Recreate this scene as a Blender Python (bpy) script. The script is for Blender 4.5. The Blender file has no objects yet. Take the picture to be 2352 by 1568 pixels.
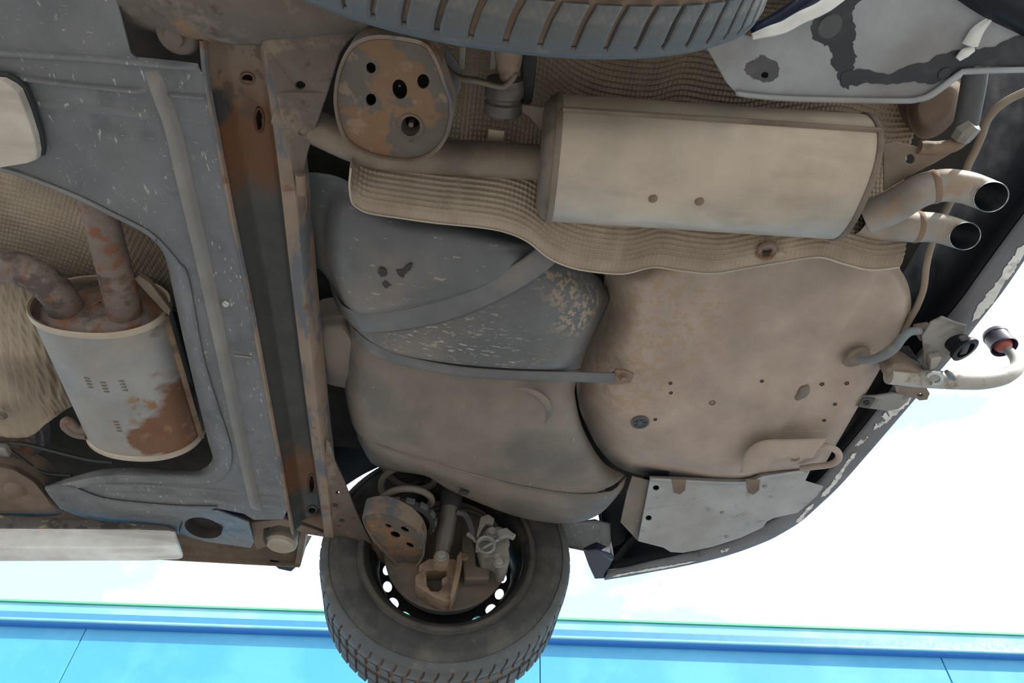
import bpy, bmesh, math, random
from mathutils import Vector, Matrix, noise
from mathutils.geometry import tessellate_polygon
random.seed(7)
C = bpy.context.scene.collection
SC = bpy.context.scene

# ------------------------------------------------------------------ camera
CAM = Vector((0, 0, 1.0)); F = 1568.0; SCL = 0.86
_e, _r, _y = math.radians(48.82), math.radians(2.14), math.radians(5.2)
FWD = Vector((math.sin(_y) * math.cos(_e), math.cos(_y) * math.cos(_e), math.sin(_e)))
_rt = Vector((math.cos(_y), -math.sin(_y), 0))
_dn = FWD.cross(_rt)
if _dn.z > 0: _dn = -_dn
RT = _rt * math.cos(_r) - _dn * math.sin(_r)
DN = _dn * math.cos(_r) + _rt * math.sin(_r)
cd = bpy.data.cameras.new('camera'); cam = bpy.data.objects.new('camera', cd); C.objects.link(cam)
cd.sensor_width = 36; cd.lens = 24.0; cd.clip_start = 0.02; cd.clip_end = 300
m = Matrix((RT, -DN, -FWD)).transposed().to_4x4(); m.translation = CAM
cam.matrix_world = m
SC.camera = cam

# ------------------------------------------------------------------ sky, sun, exposure
SC.view_settings.view_transform = 'Standard'; SC.view_settings.look = 'None'
SC.view_settings.exposure = 0.36; SC.view_settings.gamma = 1.0
SC.view_settings.use_curve_mapping = False
w = bpy.data.worlds.new('sky'); SC.world = w; w.use_nodes = True
nt = w.node_tree; N = nt.nodes; L = nt.links; N.clear()
out = N.new('ShaderNodeOutputWorld'); bg = N.new('ShaderNodeBackground')
tc = N.new('ShaderNodeTexCoord'); nz = N.new('ShaderNodeTexNoise'); nz.inputs['Scale'].default_value = 2.2
nz.inputs['Detail'].default_value = 6; nz.inputs['Roughness'].default_value = .55
mp = N.new('ShaderNodeMapping'); mp.inputs['Scale'].default_value = (1, 1, 1.8); mp.inputs['Location'].default_value = (1.7, .4, .2)
mr = N.new('ShaderNodeMapRange'); mr.inputs[1].default_value = .44; mr.inputs[2].default_value = .62
mx = N.new('ShaderNodeMix'); mx.data_type = 'RGBA'
mx.inputs[6].default_value = (.29, .50, .56, 1); mx.inputs[7].default_value = (1.09, 1.02, 1.0, 1)
L.new(tc.outputs['Generated'], mp.inputs[0]); L.new(mp.outputs[0], nz.inputs['Vector']); L.new(nz.outputs['Fac'], mr.inputs[0])
L.new(mr.outputs[0], mx.inputs[0]); L.new(mx.outputs[2], bg.inputs['Color']); L.new(bg.outputs[0], out.inputs['Surface'])
SKY = 2.3
bg.inputs['Strength'].default_value = SKY
sd = bpy.data.lights.new('sun', 'SUN'); sun = bpy.data.objects.new('sun', sd); C.objects.link(sun)
sd.energy = 5.5; sd.angle = math.radians(1.2); sd.color = (1.0, .95, .88)
SUN_DIR = Vector((.62, -.55, .72)).normalized()
sun.rotation_euler = SUN_DIR.to_track_quat('Z', 'Y').to_euler(); sun.location = SUN_DIR * 20

# ------------------------------------------------------------------ helpers: image ray to a point at a known height or depth
def ray(px, py): return FWD + RT * ((px - 1176) / F) + DN * ((py - 784) / F)
def P(px, py, h):
    r = ray(px, py); return CAM + r * (h * SCL / r.z)
def PY(px, py, y):
    r = ray(px, py); return CAM + r * (y / r.y)
def PX(px, py, x):
    r = ray(px, py); return CAM + r * (x / r.x)
def D(p): return (p - CAM).dot(FWD)
def mpx(p, n): return n * D(p) / F
def cr(pts, n, closed=False, lin=False):
    """resample a polyline of Vectors to n points along a Catmull-Rom spline"""
    pts = [Vector(p) for p in pts]; k = len(pts)
    if k == 2 or lin:
        pass
    seg = k if closed else k - 1
    dense = []
    S = 12
    for i in range(seg):
        p1, p2 = pts[i], pts[(i + 1) % k]
        p0 = pts[i - 1] if (closed or i > 0) else p1 * 2 - p2
        p3 = pts[(i + 2) % k] if (closed or i + 2 < k) else p2 * 2 - p1
        for s in range(S):
            t = s / S
            if lin: q = p1.lerp(p2, t)
            else:
                q = .5 * ((2 * p1) + (p2 - p0) * t + (2 * p0 - 5 * p1 + 4 * p2 - p3) * t * t + (3 * p1 - p0 - 3 * p2 + p3) * t ** 3)
            dense.append(q)
    dense.append(pts[0] if closed else pts[-1])
    acc = [0]
    for a, b in zip(dense, dense[1:]): acc.append(acc[-1] + (b - a).length)
    T = acc[-1]; outp = []; j = 0
    m_ = n if closed else n - 1
    for i in range(n):
        d = T * i / m_
        while j < len(acc) - 2 and acc[j + 1] < d: j += 1
        L_ = acc[j + 1] - acc[j]
        outp.append(dense[j].lerp(dense[j + 1], (d - acc[j]) / L_ if L_ > 1e-12 else 0))
    return outp
def chaikin(pts, it=2):
    pts = [Vector(p) for p in pts]
    for _ in range(it):
        q = []
        for i in range(len(pts)):
            a, b = pts[i], pts[(i + 1) % len(pts)]
            q += [a.lerp(b, .25), a.lerp(b, .75)]
        pts = q
    return pts
def sst(a, b, x):
    if a == b: return 0. if x < a else 1.
    t = max(0., min(1., (x - a) / (b - a))); return t * t * (3 - 2 * t)
def yat(curve, x):
    if x <= curve[0][0]: return curve[0][1]
    for (x0, y0), (x1, y1) in zip(curve, curve[1:]):
        if x <= x1: return y0 + (y1 - y0) * (x - x0) / (x1 - x0)
    return curve[-1][1]
def sdist(poly, x, y):
    """signed distance to a polygon in the plane, positive inside"""
    d = 1e9; ins = False; n = len(poly)
    for i in range(n):
        x1, y1 = poly[i]; x2, y2 = poly[(i + 1) % n]
        dx, dy = x2 - x1, y2 - y1
        t = max(0, min(1, ((x - x1) * dx + (y - y1) * dy) / (dx * dx + dy * dy + 1e-9)))
        d = min(d, math.hypot(x - x1 - t * dx, y - y1 - t * dy))
        if (y1 > y) != (y2 > y) and x < dx * (y - y1) / (dy + 1e-12) + x1: ins = not ins
    return d if ins else -d

# ------------------------------------------------------------------ helpers: mesh collecting and linking
WL = {}
class MB:
    def __init__(s): s.v = []; s.f = []
    def add(s, v, f):
        o = len(s.v); s.v += [Vector(p) for p in v]; s.f += [tuple(i + o for i in q) for q in f]; return s
    def grid(s, rows, closed=False):
        n = len(rows[0]); v = [p for r in rows for p in r]; f = []
        for i in range(len(rows) - 1):
            for j in range(n if closed else n - 1):
                k = (j + 1) % n
                f.append((i * n + j, i * n + k, (i + 1) * n + k, (i + 1) * n + j))
        return s.add(v, f)
    def tube(s, path, rad, seg=14, n=None, caps=True, lin=False):
        pts = cr(path, n, lin=lin) if n else [Vector(p) for p in path]
        k = len(pts)
        if not hasattr(rad, '__len__'): rad = [rad] * k
        elif len(rad) != k:
            rr = []
            for i in range(k):
                t = i / (k - 1) * (len(rad) - 1); a = min(int(t), len(rad) - 2); rr.append(rad[a] + (rad[a + 1] - rad[a]) * (t - a))
            rad = rr
        t0 = (pts[1] - pts[0]).normalized(); u = t0.orthogonal().normalized(); rows = []
        for i, p in enumerate(pts):
            t = (pts[min(i + 1, k - 1)] - pts[max(i - 1, 0)]).normalized()
            u = (u - t * u.dot(t)).normalized(); v_ = t.cross(u)
            rows.append([p + (u * math.cos(a) + v_ * math.sin(a)) * rad[i] for a in [2 * math.pi * j / seg for j in range(seg)]])
        o = len(s.v); s.grid(rows, True)
        if caps:
            s.f.append(tuple(o + j for j in reversed(range(seg)))); e = o + (k - 1) * seg; s.f.append(tuple(e + j for j in range(seg)))
        return s
    def lathe(s, c, ax, prof, seg=24, caps=True):
        ax = Vector(ax).normalized(); u = ax.orthogonal().normalized(); v_ = ax.cross(u); c = Vector(c); rows = []
        for r, a in prof:
            rows.append([c + ax * a + (u * math.cos(t) + v_ * math.sin(t)) * r for t in [2 * math.pi * j / seg for j in range(seg)]])
        o = len(s.v); s.grid(rows, True)
        if caps:
            s.f.append(tuple(o + j for j in reversed(range(seg)))); e = o + (len(rows) - 1) * seg; s.f.append(tuple(e + j for j in range(seg)))
        return s
    def plate(s, outer, thick, holes=()):
        """polygon with holes given as 3D points, extruded by the vector thick"""
        thick = Vector(thick); loops = [[Vector(p) for p in outer]] + [[Vector(p) for p in h] for h in holes]
        flat = [p for l in loops for p in l]; n = len(flat)
        # flatten on the mean plane for a robust tessellation
        nr = thick.normalized(); a = nr.orthogonal().normalized(); b = nr.cross(a)
        fl2 = [[Vector((p.dot(a), p.dot(b), 0)) for p in l] for l in loops]
        tris = tessellate_polygon(fl2)
        o = len(s.v); s.v += flat + [p + thick for p in flat]
        for t in tris:
            s.f.append((o + t[0], o + t[1], o + t[2])); s.f.append((o + n + t[2], o + n + t[1], o + n + t[0]))
        k = 0
        for l in loops:
            m_ = len(l)
            for i in range(m_):
                j = (i + 1) % m_; s.f.append((o + k + i, o + k + j, o + n + k + j, o + n + k + i))
            k += m_
        return s
    def box(s, c, x, y, z):
        """box about c with half-extent vectors x, y, z"""
        c, x, y, z = Vector(c), Vector(x), Vector(y), Vector(z)
        v = [c + x * i + y * j + z * k for i in (-1, 1) for j in (-1, 1) for k in (-1, 1)]
        return s.add(v, [(0, 1, 3, 2), (4, 6, 7, 5), (0, 4, 5, 1), (2, 3, 7, 6), (0, 2, 6, 4), (1, 5, 7, 3)])
def name_loc(o, L_): WL[o.name] = Vector(L_)
def obj(name, mb, mat, parent=None, smooth=35, label=None, bevel=0, solid=0, off=-1, kind=None, sub=0):
    v = mb.v; n = max(1, len(v))
    lo = Vector((min(p.x for p in v), min(p.y for p in v), min(p.z for p in v))); hi = Vector((max(p.x for p in v), max(p.y for p in v), max(p.z for p in v)))
    c = (lo + hi) / 2; c.z = lo.z
    me = bpy.data.meshes.new(name); me.from_pydata([p - c for p in v], [], mb.f); me.validate(); me.update()
    bm = bmesh.new(); bm.from_mesh(me); bmesh.ops.recalc_face_normals(bm, faces=bm.faces); bm.to_mesh(me); bm.free()
    if smooth: me.shade_smooth(); me.set_sharp_from_angle(angle=math.radians(smooth))
    o = bpy.data.objects.new(name, me); C.objects.link(o); me.materials.append(mat)
    pw = WL[parent.name] if parent else Vector()
    o.parent = parent; o.location = c - pw; name_loc(o, c)
    if bevel:
        b = o.modifiers.new('bevel', 'BEVEL'); b.width = bevel; b.segments = 2; b.limit_method = 'ANGLE'; b.angle_limit = math.radians(50)
    if solid:
        b = o.modifiers.new('solid', 'SOLIDIFY'); b.thickness = solid; b.offset = off
    if label: o['label'] = label
    if kind: o['kind'] = kind
    return o
def tag(o, label, cat, group=None):
    o['label'] = label; o['category'] = cat
    if group: o['group'] = group
    return o
def thing(name, loc, label, cat, group=None):
    o = bpy.data.objects.new(name, None); C.objects.link(o); o.location = Vector(loc); o.empty_display_size = .05
    name_loc(o, loc); return tag(o, label, cat, group)
def loft(curves, nu=48, mu=6, lin=False, lincurve=False, zf=None):
    rows = [cr([P(*q) if not isinstance(q, Vector) else q for q in c], nu, lin=lincurve) for c in curves]
    cols = [cr([r[j] for r in rows], (len(rows) - 1) * mu + 1, lin=lin) for j in range(nu)]
    g = [[cols[j][i] for j in range(nu)] for i in range(len(cols[0]))]
    return g
def dome(outline, centre, hf, nper=120, svals=None, up=.08, smooth=True):
    """closed pan seen from below: rings from the outline to the centre, height from hf(s, px, py), walls rising behind the outline"""
    o2 = cr([Vector((x, y, 0)) for x, y in outline], nper, closed=True, lin=not smooth)
    svals = svals or [1, .985, .96, .93, .89, .84, .78, .7, .6, .5, .4, .3, .2, .1, .02]
    rows = []
    first = [P(q.x, q.y, hf(1, q.x, q.y)) for q in o2]
    if up: rows.append([p + Vector((0, 0, up)) for p in first])
    for s_ in svals:
        r = []
        for q in o2:
            x, y = centre[0] + (q.x - centre[0]) * s_, centre[1] + (q.y - centre[1]) * s_
            r.append(P(x, y, hf(s_, x, y)))
        rows.append(r)
    mb = MB(); mb.grid(rows, True); n = len(o2); k = len(mb.v)
    mb.f.append(tuple(k - n + j for j in range(n)))
    return mb
def cut(g, holes):
    """mesh from a grid of points without the faces that fall inside image ellipses (cx, cy, a, b)"""
    mb = MB(); n = len(g[0]); mb.v = [p for r in g for p in r]
    for i in range(len(g) - 1):
        for j in range(n - 1):
            q = (g[i][j] + g[i][j + 1] + g[i + 1][j] + g[i + 1][j + 1]) / 4 - CAM; d = q.dot(FWD); x, y = 1176 + F * q.dot(RT) / d, 784 + F * q.dot(DN) / d
            if any(((x - a) / c_) ** 2 + ((y - b) / e) ** 2 < 1 for a, b, c_, e in holes): continue
            mb.f.append((i * n + j, i * n + j + 1, (i + 1) * n + j + 1, (i + 1) * n + j))
    return mb
def onsurf(g, x, y):
    """the grid point that shows nearest to an image position"""
    best = None
    for r in g:
        for p in r:
            q = p - CAM; d = q.dot(FWD); k = (1176 + F * q.dot(RT) / d - x) ** 2 + (784 + F * q.dot(DN) / d - y) ** 2
            if best is None or k < best[0]: best = (k, p)
    return best[1]
def hexbolt(mb, p, ax, r, hgt):
    ax = Vector(ax).normalized()
    mb.lathe(p, ax, [(r * 1.35, -.004), (r * 1.35, 0), (r * 1.3, .001)], 16)
    mb.lathe(p, ax, [(r, 0), (r, hgt * .85), (r * .86, hgt)], 6)
    return mb
def circ2(cx, cy, a, b, n=14, rot=0):
    o = []
    for i in range(n):
        t = -2 * math.pi * i / n; x, y = a * math.cos(t), b * math.sin(t)
        o.append((cx + x * math.cos(rot) - y * math.sin(rot), cy + x * math.sin(rot) + y * math.cos(rot)))
    return o
def Ph(pts, h): return [P(x, y, h) for x, y in pts]
def bead(path, wid, hgt, n=60, taper=4):
    """pressed rib along a path (3D points), standing proud downward"""
    pts = cr(path, n); rows = []
    for i, p in enumerate(pts):
        t = (pts[min(i + 1, n - 1)] - pts[max(i - 1, 0)]).normalized(); s = t.cross(Vector((0, 0, 1))).normalized()
        e = min(1, min(i, n - 1 - i) / taper); e = math.sin(e * math.pi / 2)
        rows.append([p + s * wid * a * (e if taper > 4 else 1) + Vector((0, 0, -hgt * b * e + .0015)) for a, b in ((-.62, -.25), (-.5, .1), (-.3, .8), (-.15, 1), (.15, 1), (.3, .8), (.5, .1), (.62, -.25))])
    return MB().grid(rows)

# ------------------------------------------------------------------ materials
def mat(name, base, rough=.75, metal=0., layers=(), wave=None, spec=.5, bump=(60, .15), var=.18, vscale=9, rvar=.12):
    mt = bpy.data.materials.new(name); mt.use_nodes = True; t = mt.node_tree; n = t.nodes; l = t.links
    b = n['Principled BSDF']; b.inputs['Metallic'].default_value = metal; b.inputs['Specular IOR Level'].default_value = spec
    tcn = n.new('ShaderNodeTexCoord'); geo = n.new('ShaderNodeNewGeometry')
    def noi(scale, detail=4, stretch=None, off=0, ro=.6):
        q = n.new('ShaderNodeTexNoise'); q.inputs['Scale'].default_value = scale; q.inputs['Detail'].default_value = detail; q.inputs['Roughness'].default_value = ro
        mm = n.new('ShaderNodeMapping'); mm.inputs['Location'].default_value = (off, off * .7, off * .3)
        if stretch: mm.inputs['Scale'].default_value = stretch[:3]
        if stretch and len(stretch) > 3: mm.inputs['Rotation'].default_value = (0, 0, stretch[3])
        l.new(tcn.outputs['Object'], mm.inputs[0]); l.new(mm.outputs[0], q.inputs['Vector']); return q.outputs['Fac']
    def rng(src, a, c, lo=0., hi=1.):
        q = n.new('ShaderNodeMapRange'); q.inputs[1].default_value = a; q.inputs[2].default_value = c; q.inputs[3].default_value = lo; q.inputs[4].default_value = hi
        l.new(src, q.inputs[0]); return q.outputs[0]
    def math_(op, a, c):
        q = n.new('ShaderNodeMath'); q.operation = op
        for i, x in enumerate((a, c)):
            if isinstance(x, (int, float)): q.inputs[i].default_value = x
            else: l.new(x, q.inputs[i])
        return q.outputs[0]
    def mix(f, a, c):
        q = n.new('ShaderNodeMix'); q.data_type = 'RGBA'
        if isinstance(f, (int, float)): q.inputs[0].default_value = f
        else: l.new(f, q.inputs[0])
        for i, x in ((6, a), (7, c)):
            if isinstance(x, tuple): q.inputs[i].default_value = x[:3] + (1,)
            else: l.new(x, q.inputs[i])
        return q.outputs[2]
    v = rng(noi(vscale, 5), .3, .7)
    col = mix(v, tuple(x * (1 - var) for x in base), tuple(min(1, x * (1 + var)) for x in base))
    for i, ly in enumerate(layers):
        f = rng(noi(ly.get('scale', 12), ly.get('detail', 5), ly.get('stretch'), 3.1 * i + 1.7, ly.get('ro', .6)), ly.get('lo', .5), ly.get('hi', .6))
        if 'at' in ly:
            wob = ly.get('wob', .6); tot = None
            nn = noi(ly.get('wscale', 25), 4, None, 5.5 + i)
            for (p, r) in ly['at']:
                d = n.new('ShaderNodeVectorMath'); d.operation = 'DISTANCE'; d.inputs[1].default_value = p; l.new(geo.outputs['Position'], d.inputs[0])
                dd = math_('ADD', d.outputs['Value'], math_('MULTIPLY', math_('SUBTRACT', nn, .5), wob * 2 * r))
                k = rng(dd, r * (1 + ly.get('soft', .15)), r * (1 - ly.get('soft', .15)))
                tot = k if tot is None else math_('MAXIMUM', tot, k)
            f = math_('MULTIPLY', f, tot) if ly.get('both') else tot
        f = math_('MULTIPLY', f, ly.get('amt', 1.))
        col = mix(f, col, ly['color'])
    l.new(col, b.inputs['Base Color'])
    rr = rng(noi(vscale * 2.3, 4, None, 9), .3, .7, max(0, rough - rvar), min(1, rough + rvar)); l.new(rr, b.inputs['Roughness'])
    if bump:
        bp = n.new('ShaderNodeBump'); bp.inputs['Strength'].default_value = bump[1]; bp.inputs['Distance'].default_value = bump[2] if len(bump) > 2 else .004
        hsrc = noi(bump[0], 6, None, 2)
        if wave:
            wv = n.new('ShaderNodeTexWave'); wv.inputs['Scale'].default_value = wave[0]; l.new(tcn.outputs['Object'], wv.inputs['Vector'])
            hsrc = math_('ADD', hsrc, math_('MULTIPLY', wv.outputs['Fac'], wave[1]))
        l.new(hsrc, bp.inputs['Height']); l.new(bp.outputs[0], b.inputs['Normal'])
    return mt
TAN = (.30, .225, .165); RUST = (.17, .07, .028); RUSTD = (.075, .038, .022); ORANGE = (.235, .13, .068); DUST = (.33, .28, .23)
M = {}
M['tray'] = mat('grey_plastic', (.152, .154, .165), .52, layers=[dict(color=(.27, .25, .23), scale=3, lo=.48, hi=.7, amt=.45), dict(color=(.09, .09, .095), scale=14, lo=.56, hi=.66, amt=.5),
    dict(color=(.62, .60, .55), scale=150, lo=.645, hi=.69, detail=4, stretch=(1, .3, 1, .3), amt=.5), dict(color=(.5, .48, .45), scale=230, lo=.65, hi=.70, detail=4, stretch=(.3, 1, 1, .5), amt=.5)], bump=(130, .12))
M['rib'] = mat('grey_plastic_rib', (.235, .215, .20), .6, layers=[dict(color=(.17, .17, .175), scale=5, lo=.45, hi=.6, amt=.7)], bump=(130, .1))
M['tank'] = mat('tank_plastic', (.112, .114, .118), .46, layers=[dict(color=(.24, .19, .155), scale=3.2, lo=.45, hi=.68, amt=.75), dict(color=(.36, .30, .24), scale=80, lo=.66, hi=.69, detail=3, stretch=(.35, 1, 1, .4), amt=.6),
    dict(color=(.46, .44, .41), scale=230, lo=.60, hi=.66, detail=2, stretch=(.22, 1, 1, .55), at=[(P(960, 785, 1.1), .07), (P(1060, 805, 1.1), .08), (P(1150, 815, 1.1), .06)], both=True, soft=.7, amt=.75),
    dict(color=(.33, .25, .175), at=[(P(1375, 690, 1.16), .045), (P(1300, 665, 1.13), .035), (P(1245, 635, 1.13), .02), (P(1335, 735, 1.12), .045)], scale=95, lo=.50, hi=.54, both=True, wob=.8, soft=.4)], bump=(110, .12))
M['tank_low'] = mat('dusty_tank_plastic', (.205, .168, .14), .7, layers=[dict(color=(.115, .108, .10), scale=5, lo=.48, hi=.66, amt=.7), dict(color=(.42, .36, .30), scale=85, lo=.70, hi=.73, detail=3, stretch=(1, .4, 1, .4), amt=.6)], bump=(110, .12))
M['strap'] = mat('strap_steel', (.145, .145, .150), .55, .15, layers=[dict(color=(.25, .21, .175), scale=9, lo=.5, hi=.62, amt=.5)], bump=(140, .08))
M['well'] = mat('dusty_underseal', (.40, .312, .262), .85, layers=[dict(color=(.36, .235, .13), scale=55, lo=.48, hi=.55, detail=6, at=[(P(1490, 720, 1.16), .15), (P(1430, 870, 1.15), .11)], both=True, amt=.55, wob=.5, soft=.4),
    dict(color=(.25, .19, .155), scale=5, lo=.5, hi=.75, amt=.45), dict(color=(.40, .32, .26), scale=24, lo=.55, hi=.70, amt=.35), dict(color=(.13, .095, .075), scale=170, lo=.69, hi=.73, amt=.6)], bump=(190, .25))
M['silencer'] = mat('dull_steel', (.52, .425, .34), .5, .35, layers=[dict(color=(.30, .235, .185), scale=6, lo=.5, hi=.68, amt=.6, stretch=(.6, 1.6, 1)), dict(color=(.30, .30, .29), scale=4, lo=.52, hi=.7, amt=.6),
    dict(color=(.5, .44, .37), scale=90, lo=.69, hi=.72, amt=.4)], bump=(80, .08), var=.12)
M['silencer_end'] = mat('brown_steel', (.19, .145, .115), .65, .2, layers=[dict(color=(.10, .07, .055), scale=12, lo=.5, hi=.62, amt=.7)], bump=(90, .12))
M['pipe'] = mat('exhaust_pipe_steel', (.215, .165, .128), .6, .25, layers=[dict(color=(.13, .095, .075), scale=10, lo=.5, hi=.65, amt=.7), dict(color=(.30, .22, .16), scale=30, lo=.57, hi=.66, amt=.5)], bump=(100, .12))
M['tailpipe'] = mat('tail_pipe_steel', (.34, .295, .26), .58, .2, layers=[dict(color=(.38, .24, .15), scale=22, lo=.56, hi=.64, amt=.7), dict(color=(.21, .17, .14), scale=8, lo=.52, hi=.66, amt=.6)], bump=(90, .08))
M['rustpipe'] = mat('rusty_pipe', (.20, .15, .128), .7, .2, layers=[dict(color=(.21, .085, .042), scale=26, lo=.5, hi=.58, detail=6, amt=.85), dict(color=(.075, .058, .055), scale=17, lo=.54, hi=.62, amt=.8), dict(color=(.30, .235, .20), scale=60, lo=.6, hi=.68, amt=.5)], bump=(120, .3), vscale=15)
M['shield'] = mat('embossed_aluminium', (.40, .32, .245), .6, .35, layers=[dict(color=(.22, .165, .12), scale=5, lo=.45, hi=.65, amt=.7), dict(color=(.20, .10, .05), at=[(P(1760, 577, 1.09), .016)], wob=.4, wscale=60), dict(color=(.05, .03, .02), at=[(P(1760, 580, 1.09), .008)], wob=.4, wscale=60)], bump=(300, .35), wave=(46, 1.2))
M['csil'] = mat('mottled_silencer_steel', (.33, .315, .305), .55, .3, layers=[dict(color=(.35, .295, .245), scale=8, lo=.48, hi=.64, amt=.6),
    dict(color=(.19, .088, .045), at=[(P(450, 960, 1.14), .085), (P(400, 1000, 1.13), .075), (P(350, 1010, 1.12), .05), (P(395, 770, 1.14), .05)], wob=.5, wscale=18, soft=.1),
    dict(color=(.28, .155, .075), at=[(P(440, 960, 1.13), .12)], scale=24, lo=.52, hi=.62, both=True, wob=.5), dict(color=(.5, .46, .42), scale=110, lo=.68, hi=.71, amt=.5)], bump=(90, .12))
M['rustarm'] = mat('rusty_painted_steel', (.145, .108, .088), .75, .1, layers=[dict(color=ORANGE, scale=9, lo=.57, hi=.62, detail=5, amt=.9), dict(color=(.25, .185, .14), scale=15, lo=.53, hi=.62, amt=.8), dict(color=RUSTD, scale=34, lo=.60, hi=.68, amt=.7)], bump=(120, .35))
M['beam'] = mat('rusted_axle_beam', (.072, .072, .068), .6, .1, layers=[dict(color=(.235, .17, .13), at=[(P(545, 130, 1.13), .11), (P(560, 235, 1.13), .06)], wob=.35, wscale=14, soft=.25), dict(color=(.155, .072, .035), at=[(P(575, 330, 1.15), .085), (P(700, 1090, 1.15), .07)], wob=.5, soft=.35), dict(color=(.05, .05, .055), at=[(P(512, 250, 1.13), .028)], wob=.6),
    dict(color=(.10, .07, .055), scale=26, lo=.56, hi=.6, amt=.7, at=[(P(540, 170, 1.15), .13)], both=True), dict(color=(.16, .075, .035), scale=20, lo=.62, hi=.70, amt=.8)], bump=(130, .25))
M['lip'] = mat('dusty_beam_lip', (.26, .19, .145), .75, .1, layers=[dict(color=(.11, .125, .15), scale=14, lo=.50, hi=.56, detail=6, amt=.85, stretch=(1, .35, 1)), dict(color=(.19, .085, .04), scale=22, lo=.6, hi=.66, amt=.8)], bump=(160, .35))
M['seat'] = mat('flaking_spring_seat', (.135, .108, .094), .75, .1, layers=[dict(color=ORANGE, scale=11, lo=.53, hi=.56, detail=6, amt=.85), dict(color=(.29, .20, .14), scale=30, lo=.56, hi=.62, amt=.7), dict(color=(.07, .05, .042), scale=22, lo=.62, hi=.67, amt=.8)], bump=(120, .4))
M['brownbody'] = mat('brown_underbody', (.165, .118, .090), .85, layers=[dict(color=(.26, .185, .135), scale=7, lo=.5, hi=.64, amt=.7), dict(color=(.12, .06, .035), scale=16, lo=.58, hi=.66, amt=.6)], bump=(110, .25))
M['dark'] = mat('dark_underbody', (.040, .036, .033), .9, layers=[dict(color=(.09, .07, .055), scale=6, lo=.5, hi=.66, amt=.7)], bump=(60, .2))
M['felt'] = mat('black_felt_liner', (.010, .009, .009), .97, spec=.02, bump=(200, .2))
M['black'] = mat('black_plastic', (.010, .011, .015), .5, spec=.2, bump=(90, .05))
M['bumper'] = mat('scuffed_bumper', (.16, .16, .176), .5, layers=[dict(color=(.04, .04, .05), scale=9, lo=.6, hi=.66, amt=.5)], bump=(150, .12))
M['bumperblue'] = mat('dark_blue_paint', (.012, .018, .045), .25, bump=None)
M['liner'] = mat('grey_liner', (.37, .37, .375), .6, layers=[dict(color=(.29, .255, .225), scale=4, lo=.5, hi=.68, amt=.6), dict(color=(.14, .135, .13), scale=22, lo=.6, hi=.7, amt=.5)], bump=(120, .1))
M['nearliner'] = mat('peeling_grey_panel', (.32, .32, .34), .6, layers=[dict(color=(.20, .18, .165), scale=5, lo=.5, hi=.66, amt=.6)], bump=(120, .12))
M['bare'] = mat('dark_bare_patch', (.026, .028, .036), .5, layers=[dict(color=(.06, .06, .065), scale=20, lo=.55, hi=.66, amt=.7)], bump=(150, .1))
M['tyre'] = mat('tyre_rubber', (.060, .058, .056), .8, layers=[dict(color=(.15, .132, .115), scale=10, lo=.46, hi=.66, amt=.6), dict(color=(.12, .115, .11), scale=45, lo=.58, hi=.68, amt=.5)], bump=(160, .15))
M['block'] = mat('tread_rubber', (.098, .100, .104), .72, layers=[dict(color=(.21, .18, .15), scale=24, lo=.55, hi=.68, amt=.6)], bump=(200, .15))
M['groove'] = mat('muddy_tread_groove', (.20, .135, .095), .9, layers=[dict(color=(.07, .065, .062), scale=16, lo=.54, hi=.66, amt=.9)], bump=(160, .2))
M['rim'] = mat('black_steel_rim', (.022, .021, .021), .6, .2, layers=[dict(color=(.10, .078, .06), scale=8, lo=.52, hi=.66, amt=.7)], bump=(80, .1))
M['rimedge'] = mat('dusty_rim_flange', (.115, .095, .08), .7, .1, layers=[dict(color=(.05, .047, .045), scale=12, lo=.5, hi=.62, amt=.7)], bump=(90, .12))
M['spring'] = mat('dusty_spring_wire', (.235, .195, .165), .7, layers=[dict(color=(.12, .10, .088), scale=16, lo=.52, hi=.66, amt=.6)], bump=(140, .15))
M['shock'] = mat('shock_tube', (.115, .098, .088), .5, .2, layers=[dict(color=(.20, .165, .14), scale=8, lo=.5, hi=.66, amt=.7)], bump=(110, .1))
M['rubber'] = mat('grey_rubber', (.085, .085, .09), .75, layers=[dict(color=(.16, .145, .13), scale=14, lo=.5, hi=.64, amt=.6)], bump=(130, .12))
M['blackrub'] = mat('black_rubber', (.03, .03, .032), .7, bump=(130, .1))
M['knuckle'] = mat('rusty_cast_iron', (.24, .165, .115), .8, .1, layers=[dict(color=(.33, .21, .12), scale=22, lo=.53, hi=.62, amt=.7), dict(color=(.10, .072, .055), scale=14, lo=.54, hi=.64, amt=.8)], bump=(110, .35))
M['backplate'] = mat('brake_backing_plate', (.15, .115, .09), .75, .1, layers=[dict(color=(.20, .115, .065), scale=13, lo=.5, hi=.62, amt=.8), dict(color=(.075, .065, .06), scale=10, lo=.54, hi=.66, amt=.8)], bump=(100, .25))
M['alu'] = mat('dirty_cast_aluminium', (.27, .245, .22), .6, .2, layers=[dict(color=(.16, .125, .10), scale=22, lo=.5, hi=.62, amt=.8)], bump=(120, .2))
M['chrome'] = mat('bright_steel', (.55, .54, .52), .3, .8, bump=None)
M['bushing'] = mat('cream_bushing', (.42, .345, .27), .7, layers=[dict(color=(.22, .165, .125), scale=16, lo=.54, hi=.66, amt=.6)], bump=(110, .1))
M['wood'] = mat('weathered_white_wood', (.88, .835, .80), .85, layers=[dict(color=(.52, .47, .43), scale=22, lo=.53, hi=.70, detail=7, stretch=(.10, 1, 1.6), amt=.75), dict(color=(.45, .37, .31), scale=9, lo=.55, hi=.7, stretch=(.3, 1, 1), amt=.6), dict(color=(.15, .13, .115), scale=120, lo=.70, hi=.74, stretch=(.25, 1, 1), amt=.7)], bump=(60, .3))
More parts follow.
